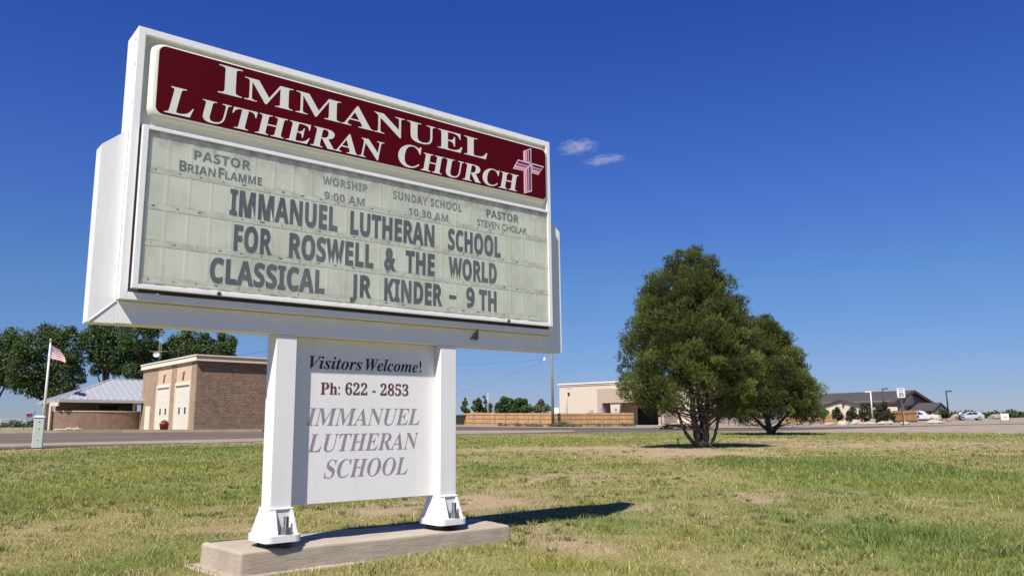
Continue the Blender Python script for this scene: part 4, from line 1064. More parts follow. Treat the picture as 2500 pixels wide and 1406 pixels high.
def seam(p0, dirv, f, u):
    a_ = p0 + Vector((0, 0, .10)); b_ = p0 + dirv * dep * f + Vector((0, 0, .10 + rise * f)); sd = u * .035
    roof.hexa([a_ - sd, a_ + sd, b_ + sd, b_ - sd, a_ - sd + up * .9, a_ + sd + up * .9, b_ + sd + up * .9, b_ - sd + up * .9])
q = .45
while q < -loc_x(E1) - .15:
    seam(E1 + eb * q, ea, min(1.0, q / run), eb); q += .56
while q < -loc_x(E1) + 5: seam(E1 + eb * q + ea * .85 + Vector((0, 0, rise * .85 / dep)), ea, 1 - .85 / dep, eb); q += .56
L3 = (E3 - E1).length; q = .45
while q < L3 - .3:
    seam(E1 + ea * q, eb, min(1.0, q / run, (L3 - q) / max(.1, L3 - run)), ea); q += .56
rf = wb(roof, 'roof', M_roofm)
hp = MB(); hp.tube([E1 + up * 1.2, R1_ + up * 1.3, tR + up * 1.3], .07, 6); wb(hp, 'ridge_cap', M_greym, rf)
fa = MB()
for a_, b_ in ((E3, E1), (E1, E2)):
    nrm = Vector(((b_ - a_).y, -(b_ - a_).x, 0)).normalized() * .12
    P = [a_ + nrm, b_ + nrm, b_ - nrm * .2, a_ - nrm * .2]
    fa.hexa([p + Vector((0, 0, -.16)) for p in P] + [p + Vector((0, 0, .10)) for p in P])
wb(fa, 'eave_fascia', M_greym, rf)
lw = MB()                                                   # curved half wall
N = 16; H0_ = E1 + ea * .75; H1_ = E2 + ea * .75; lwz = E1.z - .98
def hwp(f): return H0_.lerp(H1_, f) + eb * (-.35 * (1 - f)) - ea * (.9 * math.sin(math.pi * f) ** .8)
for q in range(N):
    a_, b_ = hwp(q / N), hwp((q + 1) / N); n_ = ea * .3; c_ = ea * .05
    lw.hexa([Vector((p.x, p.y, z_)) for z_ in (z0 - .8, lwz) for p in (a_, b_, b_ + n_, a_ + n_)])
    lw.hexa([Vector((p.x, p.y, z_)) for z_ in (lwz, lwz + .09) for p in (a_ - c_, b_ - c_, b_ + n_ + c_, a_ + n_ + c_)], 1)
wb(lw, 'half_wall', [M_brick, M_trimb])
rw = MB(); a_, b_ = E1 + ea * 3.2 + eb * .4, E2 + ea * 3.2; rw.hexa([Vector((p.x, p.y, z_)) for z_ in (z0 - .8, E1.z + .3) for p in (a_, b_, b_ + ea * .3, a_ + ea * .3)]); wb(rw, 'recessed_wall', M_brick)
dw = MB(); a_, b_ = a_ + eb * 3.6 - ea * .05, a_ + eb * 5.2 - ea * .05; dw.hexa([Vector((p.x, p.y, z_)) for z_ in (E1.z - 1.3, E1.z - .3) for p in (a_, b_, b_ + ea * .04, a_ + ea * .04)]); wb(dw, 'window', M_blk)
sf = MB(); i_ = ea * .12 + eb * .12; sf.prism([E3 + eb * .12 + Vector((0, 0, -.02)), E1 + i_ + Vector((0, 0, -.02)), E2 + ea * .12 + Vector((0, 0, -.02)), E2 + ea * 3.2 + Vector((0, 0, -.02)), E1 + ea * 3.2 + eb * 3.2 + Vector((0, 0, -.02)), E3 + eb * 3.2 + Vector((0, 0, -.02))], (0, 0, -.05)); wb(sf, 'soffit', M_greym)
pl = MB(); a_ = hwp(0) - eb * .25; pl.box(a_.x - .14, a_.x + .14, a_.y - .14, a_.y + .14, z0 - .6, E1.z - .5); pl.box(a_.x - .14, a_.x + .75, a_.y - .13, a_.y + .13, E1.z - .495, E1.z - .17)
wb(pl, 'pillar', M_trimb); pl = MB(); b_ = base(110, 77.5); pl.box(b_.x + .9, b_.x + 1.1, b_.y - .1, b_.y + .1, z0 - .6, E1.z - .1); wb(pl, 'pillar', M_trimb)
# planter by the bays
pp = fs.matrix_basis @ Vector((-1.0, 5.2, 0)); pp = base(400, 66.9)
pr = empty('planter_pot', pp); tag(pr, 'big dark red planter pot standing in front of the cream bay doors', 'planter pot')
m_ = MB(); m_.tube([(0, 0, 0), (0, 0, .45), (0, 0, .52), (0, 0, .52), (0, 0, .46)], [.30, .38, .40, .34, .33], 18); m_.build('pot', mat('red_glaze', srgb(140, 22, 40), .35, .08, 4), pr)
rng = np.random.RandomState(5); V, F, T = leaf_crown(rng, [(0, 0, .58, .22), (.15, 0, .55, .15), (-.15, .05, .56, .15)], 220, .07); np_mesh('plant', V, F, M_sage, pr, tone=T)
# rock pile by the half wall
M_rock = mat('pale_rock', (.42, .35, .29), .95, .18, 3, bump=.6, bscale=12)
def rock_bm(seed, sx_, sy_, sz_):
    bm = bmesh.new(); bmesh.ops.create_icosphere(bm, subdivisions=2, radius=1)
    for v in bm.verts:
        k = 1 + .35 * mnoise.noise(v.co * 1.1 + Vector((seed * 3.1, 0, 0))) + .12 * mnoise.noise(v.co * 3 + Vector((seed, 9, 0)))
        v.co = Vector((v.co.x * sx_, v.co.y * sy_, max(v.co.z, -.55) * sz_)) * k
    return bm
rkp = random.Random(8); bm = bmesh.new(); C0 = base(300 - 118, 70.2)
for q in range(70):
    p_ = base(rkp.triangular(128, 198, 182), rkp.uniform(69.2, 70.4)); t_ = rock_bm(q, rkp.uniform(.07, .17), rkp.uniform(.07, .15), rkp.uniform(.05, .11))
    for v in t_.verts: v.co += p_ + Vector((0, 0, rkp.uniform(0, .14 if 165 < px_of(p_.x / p_.y) < 192 else .03)))
    me = bpy.data.meshes.new('t'); t_.to_mesh(me); bm.from_mesh(me); bpy.data.meshes.remove(me); t_.free()
rp2 = bm_obj(bm, 'rubble', M_rock, C0); kind(rp2, 'stuff'); tag(rp2, 'low heap of pale loose stones against the curved brick wall', 'rubble')

# ================================================================== STREET FURNITURE, LEFT
M_pgreen = mat('pale_green_metal', (.50, .53, .475), .55, .08, 5)
M_pole = mat('cream_pole', (.66, .66, .56), .5, .04, 4)
M_galv = mat('galvanised', (.38, .38, .37), .5, .15, 8, metal=.3)
M_wood = mat('grey_pole_wood', (.20, .155, .12), .9, .25, 1.2, vscale=(6, 6, .5))
M_blackm = mat('black_metal', (.018, .019, .022), .5, .2, 5)
def part(mb, name, m, parent, bevel=0): return mb.build(name, m, parent, bevel)
def tri_at(px, Y): return base(px, Y)
# utility pedestal
b_ = hit(90, 1093.5); pd = empty('utility_pedestal', b_, R(28)); tag(pd, 'pale green metal utility pedestal box at the edge of the road', 'utility box')
m_ = MB(); w = .125; m_.box(-w, w, -w, w, -.1, .80); m_.build('body', M_pgreen, pd, bevel=.02)
m_ = MB(); m_.hexa([(-w - .02, -w - .02, .802), (w + .02, -w - .02, .802), (w + .02, w + .02, .802), (-w - .02, w + .02, .802), (-w + .02, -w + .02, .86), (w - .02, -w + .02, .86), (w - .02, w - .02, .86), (-w + .02, w - .02, .86)]); m_.build('cap', M_pgreen, pd, bevel=.01)
for z in (.22, .52, .70):
    m_ = MB(); m_.tube([(.0, -w - .012, z), (.0, -w + .001, z)], .018, 8); m_.build('bolt', M_galv, pd)
cp = MB(); e0, e1 = hit(-150, 1106), hit(205, 1092.5)
for q in range(8):
    a_, c_ = e0.lerp(e1, q / 8), e0.lerp(e1, (q + 1) / 8 - .004)
    for p in (a_, c_): p.z = terrain(p.x, p.y)
    cp.hexa([(a_.x, a_.y - .12, a_.z - .05), (c_.x, c_.y - .12, c_.z - .05), (c_.x, c_.y + .16, c_.z - .05), (a_.x, a_.y + .16, a_.z - .05), (a_.x, a_.y - .12, a_.z + .045), (c_.x, c_.y - .12, c_.z + .045), (c_.x, c_.y + .16, c_.z + .045), (a_.x, a_.y + .16, a_.z + .045)])
kind(cp.build('kerb', M_conc_pale), 'structure')
# flagpole and flag
b_ = base(103.5, 71.0); fp = empty('flagpole', b_); tag(fp, 'tall cream flagpole with a gold ball finial in front of the fire station', 'flagpole')
ztop = at(118, 835, 71).z - b_.z
m_ = MB(); m_.tube([(0, 0, 0), (0, 0, ztop * .5), (0, 0, ztop)], [.13, .105, .07], 12); m_.build('pole', M_pole, fp)
m_ = MB(); m_.tube([(0, 0, ztop), (0, 0, ztop + .06)], .12, 10); m_.ball((0, 0, ztop + .18), .13); m_.build('finial', mat('gold_finial', (.45, .36, .16), .35, .1, 4, metal=.6), fp)
m_ = MB(); m_.tube([(0, 0, .0), (0, 0, .25)], .2, 12); m_.build('base', M_galv, fp)
M_flag, n, l, b = nm('flag_cloth')
uv = n.new('ShaderNodeUVMap'); sp_ = n.new('ShaderNodeSeparateXYZ'); l.new(uv.outputs[0], sp_.inputs[0])
def mth(op, a_, b__=None, c__=None):
    q = n.new('ShaderNodeMath'); q.operation = op
    for k, v in enumerate((a_, b__, c__)):
        if v is None: continue
        if isinstance(v, (int, float)): q.inputs[k].default_value = v
        else: l.new(v, q.inputs[k])
    return q.outputs[0]
st = mth('MODULO', mth('FLOOR', mth('MULTIPLY', sp_.outputs['Y'], 13)), 2)
mxs = n.new('ShaderNodeMixRGB'); l.new(st, mxs.inputs['Fac']); mxs.inputs['Color1'].default_value = srgb(176, 30, 52); mxs.inputs['Color2'].default_value = (.78, .78, .78, 1)
can = mth('MULTIPLY', mth('LESS_THAN', sp_.outputs['X'], .4), mth('GREATER_THAN', sp_.outputs['Y'], 6 / 13))
su = mth('SUBTRACT', mth('FRACT', mth('MULTIPLY', sp_.outputs['X'], 15)), .5); sv = mth('SUBTRACT', mth('FRACT', mth('MULTIPLY', mth('SUBTRACT', sp_.outputs['Y'], 6 / 13), 9.3)), .5)
dst = mth('ADD', mth('MULTIPLY', su, su), mth('MULTIPLY', sv, sv)); star = mth('LESS_THAN', dst, .10)
mx1 = n.new('ShaderNodeMixRGB'); l.new(star, mx1.inputs['Fac']); mx1.inputs['Color1'].default_value = srgb(40, 44, 110); mx1.inputs['Color2'].default_value = (.75, .75, .78, 1)
mx2 = n.new('ShaderNodeMixRGB'); l.new(can, mx2.inputs['Fac']); l.new(mxs.outputs[0], mx2.inputs['Color1']); l.new(mx1.outputs[0], mx2.inputs['Color2']); l.new(mx2.outputs[0], b.inputs['Base Color']); b.inputs['Roughness'].default_value = .8
tt_ = n.new('ShaderNodeBsdfTranslucent'); l.new(mx2.outputs[0], tt_.inputs['Color']); ms_ = n.new('ShaderNodeMixShader'); ms_.inputs[0].default_value = .3
l.new(b.outputs[0], ms_.inputs[1]); l.new(tt_.outputs[0], ms_.inputs[2]); l.new(ms_.outputs[0], n['Material Output'].inputs['Surface'])
def flag(name, m, tl, bl, mid_t, mid_b, tr_, br_, Y, label, cat, waves=.10):
    nu, nv = 24, 14; V = []; F = []; U = []
    TL, BL, MT, MBt, TR_, BR_ = (at(p[0], p[1], Y) for p in (tl, bl, mid_t, mid_b, tr_, br_))
    for i in range(nu + 1):
        u = i / nu; q = lambda a_, m2, c_: a_ * (1 - u) ** 2 + m2 * 2 * u * (1 - u) + c_ * u * u
        for j in range(nv + 1):
            v = j / nv; p = q(BL, MBt, BR_).lerp(q(TL, MT, TR_), v)
            p = p + Vector((0, math.sin(u * 9 + v * 1.5) * waves * u ** .5 + .35 * u * math.sin(v * 2.6), math.sin(u * 8 + 1) * .02)); V.append(p); U.append((u, v))
    F = [(i * (nv + 1) + j, (i + 1) * (nv + 1) + j, (i + 1) * (nv + 1) + j + 1, i * (nv + 1) + j + 1) for i in range(nu) for j in range(nv)]
    me = bpy.data.meshes.new(name); me.from_pydata([p - TL for p in V], [], F); me.materials.append(m); uvl = me.uv_layers.new(name='UVMap')
    for lp in me.loops: uvl.data[lp.index].uv = U[lp.vertex_index]
    for p in me.polygons: p.use_smooth = True
    o = bpy.data.objects.new(name, me); col.objects.link(o); o.location = TL; tag(o, label, cat)
    return o
flag('flag', M_flag, (119.2, 842), (116.2, 876), (135, 842), (133, 874), (149, 860), (159, 887), 71.0, 'red white and blue striped flag waving on the tall flagpole', 'flag')
# small dark banner on a thin pole
b_ = base(80.5, 88); bpole = empty('banner_pole', b_); tag(bpole, 'thin dark pole by the wire fence holding a small banner', 'banner pole')
m_ = MB(); m_.tube([(0, 0, 0), (0, 0, at(81, 1003, 88).z - b_.z)], .04, 6); m_.build('pole', M_blackm, bpole)
flag('banner', mat('banner_cloth', srgb(70, 34, 60), .8, .5, 3, c2=srgb(120, 30, 50)), (80, 1009), (79.5, 1019), (70, 1010), (70, 1019), (61, 1010.5), (62, 1019), 88, 'small dark red and blue banner on the thin pole', 'banner', .05)
# wire fence far left
wf = empty('wire_fence', base(40, 96)); tag(wf, 'grey wire mesh fence beyond the road beside the forked tree', 'wire fence'); o_ = wf.location.copy()
pts = [base(p, 96) for p in (-260, -190, -120, -60, 0, 57, 110)]
for p in pts:
    m_ = MB(); q = p - o_; m_.tube([q, q + Vector((0, 0, 1.2))], .04, 6); m_.build('fence_post', M_galv, wf)
m_ = MB(); m_.tube([p - o_ + Vector((0, 0, 1.2)) for p in pts], .032, 6); m_.build('rail', M_galv, wf)
m_ = MB()
for a_, c_ in zip(pts[:-1], pts[1:]):
    for q in range(10):
        f = q / 10; p0 = a_.lerp(c_, f) - o_; p1 = a_.lerp(c_, f + .1) - o_
        m_.tube([p0, p1 + Vector((0, 0, 1.18))], .0035, 3, cap=False); m_.tube([p1, p0 + Vector((0, 0, 1.18))], .0035, 3, cap=False)
m_.build('mesh', M_galv, wf)
# antenna mast with dish behind the station
b_ = base(377, 79); am = empty('antenna_mast', b_); tag(am, 'slim lattice antenna mast with a small dish behind the garage block', 'antenna mast')
zt_ = at(380, 806, 79).z - b_.z; m_ = MB()
for k in range(3):
    a_ = R(120 * k); m_.tube([(.16 * math.cos(a_), .16 * math.sin(a_), 0), (.12 * math.cos(a_), .12 * math.sin(a_), zt_)], .011, 4)
for q in range(34):
    z_ = zt_ * q / 34; k = q % 3; a0_, a1_ = R(120 * k), R(120 * (k + 1)); m_.tube([(.15 * math.cos(a0_), .15 * math.sin(a0_), z_), (.15 * math.cos(a1_), .15 * math.sin(a1_), z_ + zt_ / 34)], .007, 4)
m_.build('lattice', M_galv, am)
zd = at(376, 866, 79).z - b_.z; m_ = MB()
for q in range(8):
    r0, r1 = .33 * q / 8, .33 * (q + 1) / 8; V = []
    for k in range(16):
        a_ = 2 * math.pi * k / 16
        for r_ in (r0, r1): V.append((-.15 + r_ * math.cos(a_), -.30 - .5 * r_ * r_ * 2, zd + r_ * .8 * math.sin(a_)))
    m_.add(V, [(2 * k, 2 * k + 1, (2 * k + 3) % 32, (2 * k + 2) % 32) for k in range(16)], 0, True)
m_.tube([(-.15, -.28, zd), (0, 0, zd)], .03, 6); m_.build('dish', mat('pale_dish', (.55, .55, .55), .5, .05, 3), am)
zc = at(376, 858, 79).z - b_.z; m_ = MB(); m_.tube([(-.95, 0, zc), (.8, 0, zc)], .02, 4)
for q in range(5): m_.tube([(-.8 + .35 * q, -.3, zc), (-.8 + .35 * q, .3, zc)], .012, 4)
m_.build('crossbar_aerial', M_galv, am)

# ------------------------------------------------------------------ utility poles and cables
def upole(px, Y, ytop, label):
    b_ = base(px, Y); o = empty('utility_pole', b_); tag(o, label, 'utility pole', 'wooden utility poles')
    zt_ = at(px, ytop, Y).z - b_.z; m_ = MB(); m_.tube([(0, 0, -.2), (0, 0, zt_ * .5), (0, 0, zt_)], [.20, .165, .12], 10); m_.build('pole', M_wood, o)
    return o, b_, zt_
up1, ub, uz = upole(1350, 110, 835, 'weathered wooden utility pole with a curved lamp arm beside the fence')
zl = at(1338, 880, 110).z - ub.z; m_ = MB()
m_.tube([(-.1, 0, zl - .25), (-.35, -.05, zl + .12), (-.7, -.1, zl + .28), (-1.0, -.14, zl + .26)], .035, 6); m_.build('lamp_arm', M_galv, up1)
m_ = MB(); m_.tube([(-1.05, -.15, zl + .48), (-1.05, -.15, zl + .25), (-1.05, -.15, zl + .05), (-1.05, -.15, zl - .12)], [.05, .10, .17, .20], 10); m_.build('lamp_head', mat('pale_lamp', (.62, .66, .66), .3, .05, 3), up1)
up2, ub2, uz2 = upole(668, 84, 836, 'wooden utility pole hidden behind the near sign post')
m_ = MB(); zz = at(655, 853, 83.5).z - ub2.z; m_.tube([(-.72, -.3, zz - .28), (-.70, -.3, zz + .30)], .11, 8); m_.tube([(-.7, -.25, zz), (0, 0, zz)], .03, 5); m_.build('insulator', M_greym, up2)
def cable(p0, p1, sag, label, r=.009):
    P = [p0.lerp(p1, q / 24) - Vector((0, 0, sag * 4 * (q / 24) * (1 - q / 24))) - p0 for q in range(25)]
    m_ = MB(); m_.tube(P, r, 5); o = m_.build('cable', M_blackm); o.location = p0; tag(o, label, 'cable', 'overhead cables'); return o
pl_ = ub + Vector((-1.05, -.15, zl + .3)); ins = ub2 + Vector((0, -.1, uz2 - 1.1))
cable(at(1326, 876, 110), ins, 1.0, 'upper overhead cable sagging from the lamp on the wooden pole')
cable(at(1326, 881, 110), at(905, 1018, 98), .55, 'lower overhead cable sloping down steeply from the lamp on the wooden pole')
cable(at(655, 855.5, 83.5), at(381, 884, 79), .25, 'overhead cable running past the rounded tree to the antenna mast', .013)
b_ = base(905, 98); sp2, _b, _z = upole(905, 98, 1015, 'short wooden service pole hidden behind the lower sign panel')

# ------------------------------------------------------------------ wooden fence
M_fence, n, l, b = nm('cedar_boards')
tc_ = n.new('ShaderNodeTexCoord'); br = n.new('ShaderNodeTexBrick'); br.inputs['Scale'].default_value = 1; br.inputs['Brick Width'].default_value = .14; br.inputs['Row Height'].default_value = 30; br.inputs['Mortar Size'].default_value = .006; br.offset = 0
br.inputs['Color1'].default_value = (.53, .305, .125, 1); br.inputs['Color2'].default_value = (.38, .215, .085, 1); br.inputs['Mortar'].default_value = (.12, .065, .03, 1)
l.new(tc_.outputs['UV'], br.inputs['Vector']); nz_ = noise_node(n, l, 1.2, 5, .6); rr_2 = ramp(n, l, nz_.outputs['Fac'], [(.3, (.80, .80, .82)), (.7, (1.2, 1.18, 1.12))])
mx_ = n.new('ShaderNodeMixRGB'); mx_.blend_type = 'MULTIPLY'; mx_.inputs['Fac'].default_value = 1; l.new(br.outputs['Color'], mx_.inputs['Color1']); l.new(rr_2.outputs[0], mx_.inputs['Color2']); l.new(mx_.outputs[0], b.inputs['Base Color']); b.inputs['Roughness'].default_value = .85
M_fpost = mat('fence_post_wood', (.34, .235, .155), .85, .2, 3)
def fence(pts, h, label, npost, rails=(.35, 1.0, 1.55), seed=0, facing=-1):
    rf_ = random.Random(seed); o_ = pts[0].copy(); o = empty('wooden_fence', o_); tag(o, label, 'wooden fence', 'cedar board fences')
    for a_, c_ in zip(pts[:-1], pts[1:]):
        L_ = (c_ - a_).length; nb = max(1, int(L_ / 2.4)); d = (c_ - a_); d.z = 0; d.normalize(); nr_ = Vector((d.y, -d.x, 0))
        m_ = MB(); m2 = MB()
        for q in range(nb):
            p, r_ = a_.lerp(c_, q / nb) - o_, a_.lerp(c_, (q + 1) / nb) - o_
            hh = h + rf_.uniform(-.06, .05)
            nx_ = nr_ * .02
            m_.hexa([p - nx_ - Vector((0, 0, .1)), r_ - nx_ - Vector((0, 0, .1)), r_ + nx_ - Vector((0, 0, .1)), p + nx_ - Vector((0, 0, .1)), p - nx_ + Vector((0, 0, hh)), r_ - nx_ + Vector((0, 0, hh)), r_ + nx_ + Vector((0, 0, hh)), p + nx_ + Vector((0, 0, hh))])
            for z_ in rails:
                i_ = nr_ * .023; k_ = nr_ * .075
                m2.hexa([p + i_ + Vector((0, 0, z_)), r_ + i_ + Vector((0, 0, z_)), r_ + k_ + Vector((0, 0, z_)), p + k_ + Vector((0, 0, z_)), p + i_ + Vector((0, 0, z_ + .09)), r_ + i_ + Vector((0, 0, z_ + .09)), r_ + k_ + Vector((0, 0, z_ + .09)), p + k_ + Vector((0, 0, z_ + .09))])
            pm = MB(); c0 = p + nr_ * .125; pm.box(c0.x - .05, c0.x + .05, c0.y - .05, c0.y + .05, c0.z - .1, c0.z + hh - .1); pm.build('fence_post', M_fpost, o)
        m_.build('board_panel', M_fence, o); m2.build('fence_rail', M_fpost, o)
    return o
fence([base(1132, 126), base(1350, 112), base(1548, 116)], 1.86, 'long brown cedar fence with posts and rails across the road', 0, seed=1)
fence([base(2182, 126), base(2241, 119)], 1.75, 'short bright cedar fence panel next to the pickup truck', 0, rails=(.3, 1.4), seed=2)
fence([base(1985, 140), base(2062, 134)], 1.45, 'cedar fence partly hidden behind the broad pinyon and junipers', 0, seed=3)
fence([base(1905, 142), base(1968, 141)], 1.5, 'cedar fence seen beneath the broad pinyon branches', 0, seed=4)
# weeds along the fence
rng = np.random.RandomState(77); L = []
for q in range(150):
    p = base(rng.uniform(1215, 1550) if q < 110 else rng.uniform(1345, 1420), rng.uniform(108.5, 110.5)); r = rng.uniform(.15, .38) * (1.5 if 1350 < px_of(p.x / p.y) < 1385 else 1); L.append((p.x, p.y, p.z + r * .5, r))
V, F, T = leaf_crown(rng, L, 5000, .085); wd = np_mesh('weeds', V, F, M_weed, tone=T); kind(wd, 'stuff'); tag(wd, 'dusty grey green weeds growing along the foot of the long fence', 'weeds')
# dumpster
b_ = base(1117, 120); du = empty('dumpster', b_, R(-12)); tag(du, 'black rubbish dumpster at the end of the long cedar fence', 'dumpster')
M_dump = mat('black_dumpster', (.018, .02, .024), .45, .2, 2); m_ = MB(); m_.hexa([(-1.0, -.6, .1), (.85, -.6, .1), (.85, .6, .1), (-1.0, .6, .1), (-1.15, -.7, 1.25), (1.1, -.7, 1.25), (1.1, .7, 1.25), (-1.15, .7, 1.25)]); m_.build('bin', M_dump, du, bevel=.02)
m_ = MB(); m_.hexa([(-1.2, -.75, 1.252), (1.15, -.75, 1.252), (1.15, .75, 1.252), (-1.2, .75, 1.252), (-1.2, -.75, 1.30), (1.15, -.75, 1.30), (1.15, .75, 1.5), (-1.2, .75, 1.5)]); m_.build('lid', M_dump, du)
for x in (-.8, .65):
    m_ = MB(); m_.tube([(x - .05, -.45, .08), (x + .05, -.45, .08)], .09, 8); m_.build('wheel', M_blackm, du)

# ------------------------------------------------------------------ street lamps
def lamp(px, Y, ytop, arm, m, label, basebox=None, rad=.09, armpx=0):
    b_ = base(px, Y); o = empty('street_lamp', b_); tag(o, label, 'street lamp', 'parking lot lamps')
    zt_ = at(px, ytop, Y).z - b_.z; zb_ = basebox or 0
    m_ = MB(); m_.tube([(0, 0, zb_), (0, 0, zt_)], [rad, rad * .75], 10); m_.build('pole', m, o)
    m_ = MB(); s_ = 1 if arm > 0 else -1
    m_.hexa([(s_ * .1, -.04, zt_ - .22), (arm * .45, -.04, zt_ - .16), (arm * .45, .04, zt_ - .16), (s_ * .1, .04, zt_ - .22), (s_ * .1, -.04, zt_ - .10), (arm * .45, -.04, zt_ - .05), (arm * .45, .04, zt_ - .05), (s_ * .1, .04, zt_ - .10)] if s_ > 0 else [(arm * .45, -.04, zt_ - .16), (-.1, -.04, zt_ - .22), (-.1, .04, zt_ - .22), (arm * .45, .04, zt_ - .16), (arm * .45, -.04, zt_ - .05), (-.1, -.04, zt_ - .10), (-.1, .04, zt_ - .10), (arm * .45, .04, zt_ - .05)])
    a0_, a1_ = sorted((arm * .42, arm)); m_.box(a0_, a1_, -.19, .19, zt_ - .20, zt_ - .02); m_.build('lamp_head', m, o, bevel=.02)
    if basebox:
        m_ = MB(); m_.tube([(0, 0, -.2), (0, 0, basebox)], .32, 16); m_.build('concrete_base', M_conc_pale, o)
    return o
lamp(1191.5, 126, 958, .62, M_galv, 'grey street lamp standing among the small trees behind the fence')
lamp(1385, 124, 946, .72, M_galv, 'grey street lamp in front of the cream building wall')
lamp(2132, 104, 954, -.75, mat('pale_lamp_metal', (.60, .60, .58), .45, .05, 4), 'pale street lamp on a round concrete base among the junipers', basebox=.62, rad=.10)
lamp(2162, 138, 947, .85, M_blackm, 'black street lamp rising behind the tall junipers', rad=.13)
lamp(2318, 132, 953, .82, M_blackm, 'black street lamp on a concrete base near the bushes', basebox=.55, rad=.14)

# ================================================================== BUILDINGS ON THE RIGHT
M_cst = mat('cream_stucco', (.54, .46, .365), .9, .03, 1.0)
M_tst = mat('tan_stucco', (.40, .315, .235), .9, .03, 1.0)
wbld = empty('cream_building', base(1366, 140)); tag(wbld, 'large windowless cream building with a tan entrance portal behind the fence', 'building'); o_ = wbld.location.copy()
A_ = base(1367, 140); dirw = (base(1530, 131.5) - A_); dirw.z = 0; dirw.normalize(); nrw = Vector((dirw.y, -dirw.x, 0))   # outwards, to the camera
HWt = at(1367, 940, 140).z - A_.z
def wl(mb, s0, s1, n0, n1, z0_, z1_, mi=0):                 # s along the wall, n out of the wall, z above A
    P = lambda s, n_, z: A_ - o_ + dirw * s + nrw * n_ + Vector((0, 0, z))
    mb.hexa([P(s0, n1, z0_), P(s1, n1, z0_), P(s1, n0, z0_), P(s0, n0, z0_), P(s0, n1, z1_), P(s1, n1, z1_), P(s1, n0, z1_), P(s0, n0, z1_)], mi)
m_ = MB(); wl(m_, 0, 25, -25, 0, -.8, HWt - .003); m_.build('wall', M_cst, wbld)
m_ = MB(); wl(m_, -.25, 25.2, -25.2, .25, HWt, HWt + .22); wl(m_, -.12, 25.1, -25.1, .12, HWt - .25, HWt - .004); m_.build('parapet', mat('white_coping', (.68, .62, .55), .7, .03, 2), wbld)
sE = 10.6                                                   # portal
m_ = MB(); wl(m_, sE, sE + 12, .002, 4.2, 3.35, 5.6); m_.build('portal', M_tst, wbld)
for s0, s1 in ((sE, sE + .9), (sE + 11, sE + 12)):
    m_ = MB(); wl(m_, s0, s1, .002, 4.19, -.8, 3.345); m_.build('portal_pier', M_tst, wbld)
m_ = MB(); P = lambda s, n_, z: A_ - o_ + dirw * s + nrw * n_ + Vector((0, 0, z))
m_.hexa([P(sE + 2.6, 4.0, -.8), P(sE + 3.5, 4.0, -.8), P(sE + 3.5, 3.5, -.8), P(sE + 2.6, 3.5, -.8), P(sE + 2.3, 4.0, 3.345), P(sE + 4.2, 4.0, 3.345), P(sE + 4.2, 3.5, 3.345), P(sE + 2.3, 3.5, 3.345)]); m_.build('column', M_cst, wbld)
m_ = MB(); wl(m_, sE + 5, sE + 9.5, .002, .12, -.3, 2.5); m_.build('entrance', M_blk, wbld)
for s0 in (1.9, 12.0):
    m_ = MB(); wl(m_, s0, s0 + .32, .002, .22, HWt - 1.75, HWt - 1.35); m_.build('wall_light', M_blackm, wbld)
m_ = MB(); wl(m_, 6.4, 6.9, .002, .35, 1.95, 2.4); m_.build('wall_light', M_greym, wbld)
m_ = MB(); wl(m_, 15.5, 17.5, -12, -10, HWt + .22, HWt + .55); m_.build('roof_unit', M_greym, wbld)
st_ = MB(); p = base(1362, 139) ; st_.box(p.x - .9, p.x + .2, p.y - .5, p.y + .5, p.z, p.z + 2.9); so = st_.build('storage_shed', mat('white_shed', (.7, .7, .68), .6, .03, 2)); tag(so, 'small white shed beside the cream building corner', 'shed')
# blue parking signs
M_blue = mat('blue_sign', srgb(70, 84, 190), .5, .05, 3); M_wsign = mat('white_sign', (.75, .75, .75), .5, .02, 3)
for px, Y, y0, lab in ((1471.5, 118, 997, 'blue and white parking sign above the long fence'), (1504.5, 120, 997, 'blue and white parking sign in front of the tan portal')):
    b_ = base(px, Y); o = empty('parking_sign', b_); tag(o, lab, 'parking sign', 'blue parking signs'); zt_ = at(px, y0, Y).z - b_.z
    m_ = MB(); m_.tube([(0, 0, 0), (0, 0, zt_ - .05)], .03, 6); m_.build('post', M_galv, o)
    m_ = MB(); m_.box(-.17, .17, -.06, -.035, zt_ - .5, zt_); m_.build('plate', M_blue, o)
    m_ = MB(); m_.tube([(0, -.066, zt_ - .12), (0, -.061, zt_ - .12)], .04, 8); m_.box(-.03, .03, -.066, -.061, zt_ - .30, zt_ - .165); m_.box(-.03, .08, -.066, -.061, zt_ - .34, zt_ - .302); m_.box(-.15, .15, -.066, -.061, zt_ - .47, zt_ - .42); m_.build('symbol', M_wsign, o)
# bare post in front of the cream building
b_ = base(1615, 60); o = empty('sign_post', b_); tag(o, 'bare grey green steel post beside the tall pinyon', 'post'); m_ = MB(); m_.tube([(0, 0, -.1), (0, 0, at(1613, 985, 60).z - b_.z)], .04, 6); m_.build('post', mat('green_steel', (.16, .20, .15), .6, .1, 4), o)
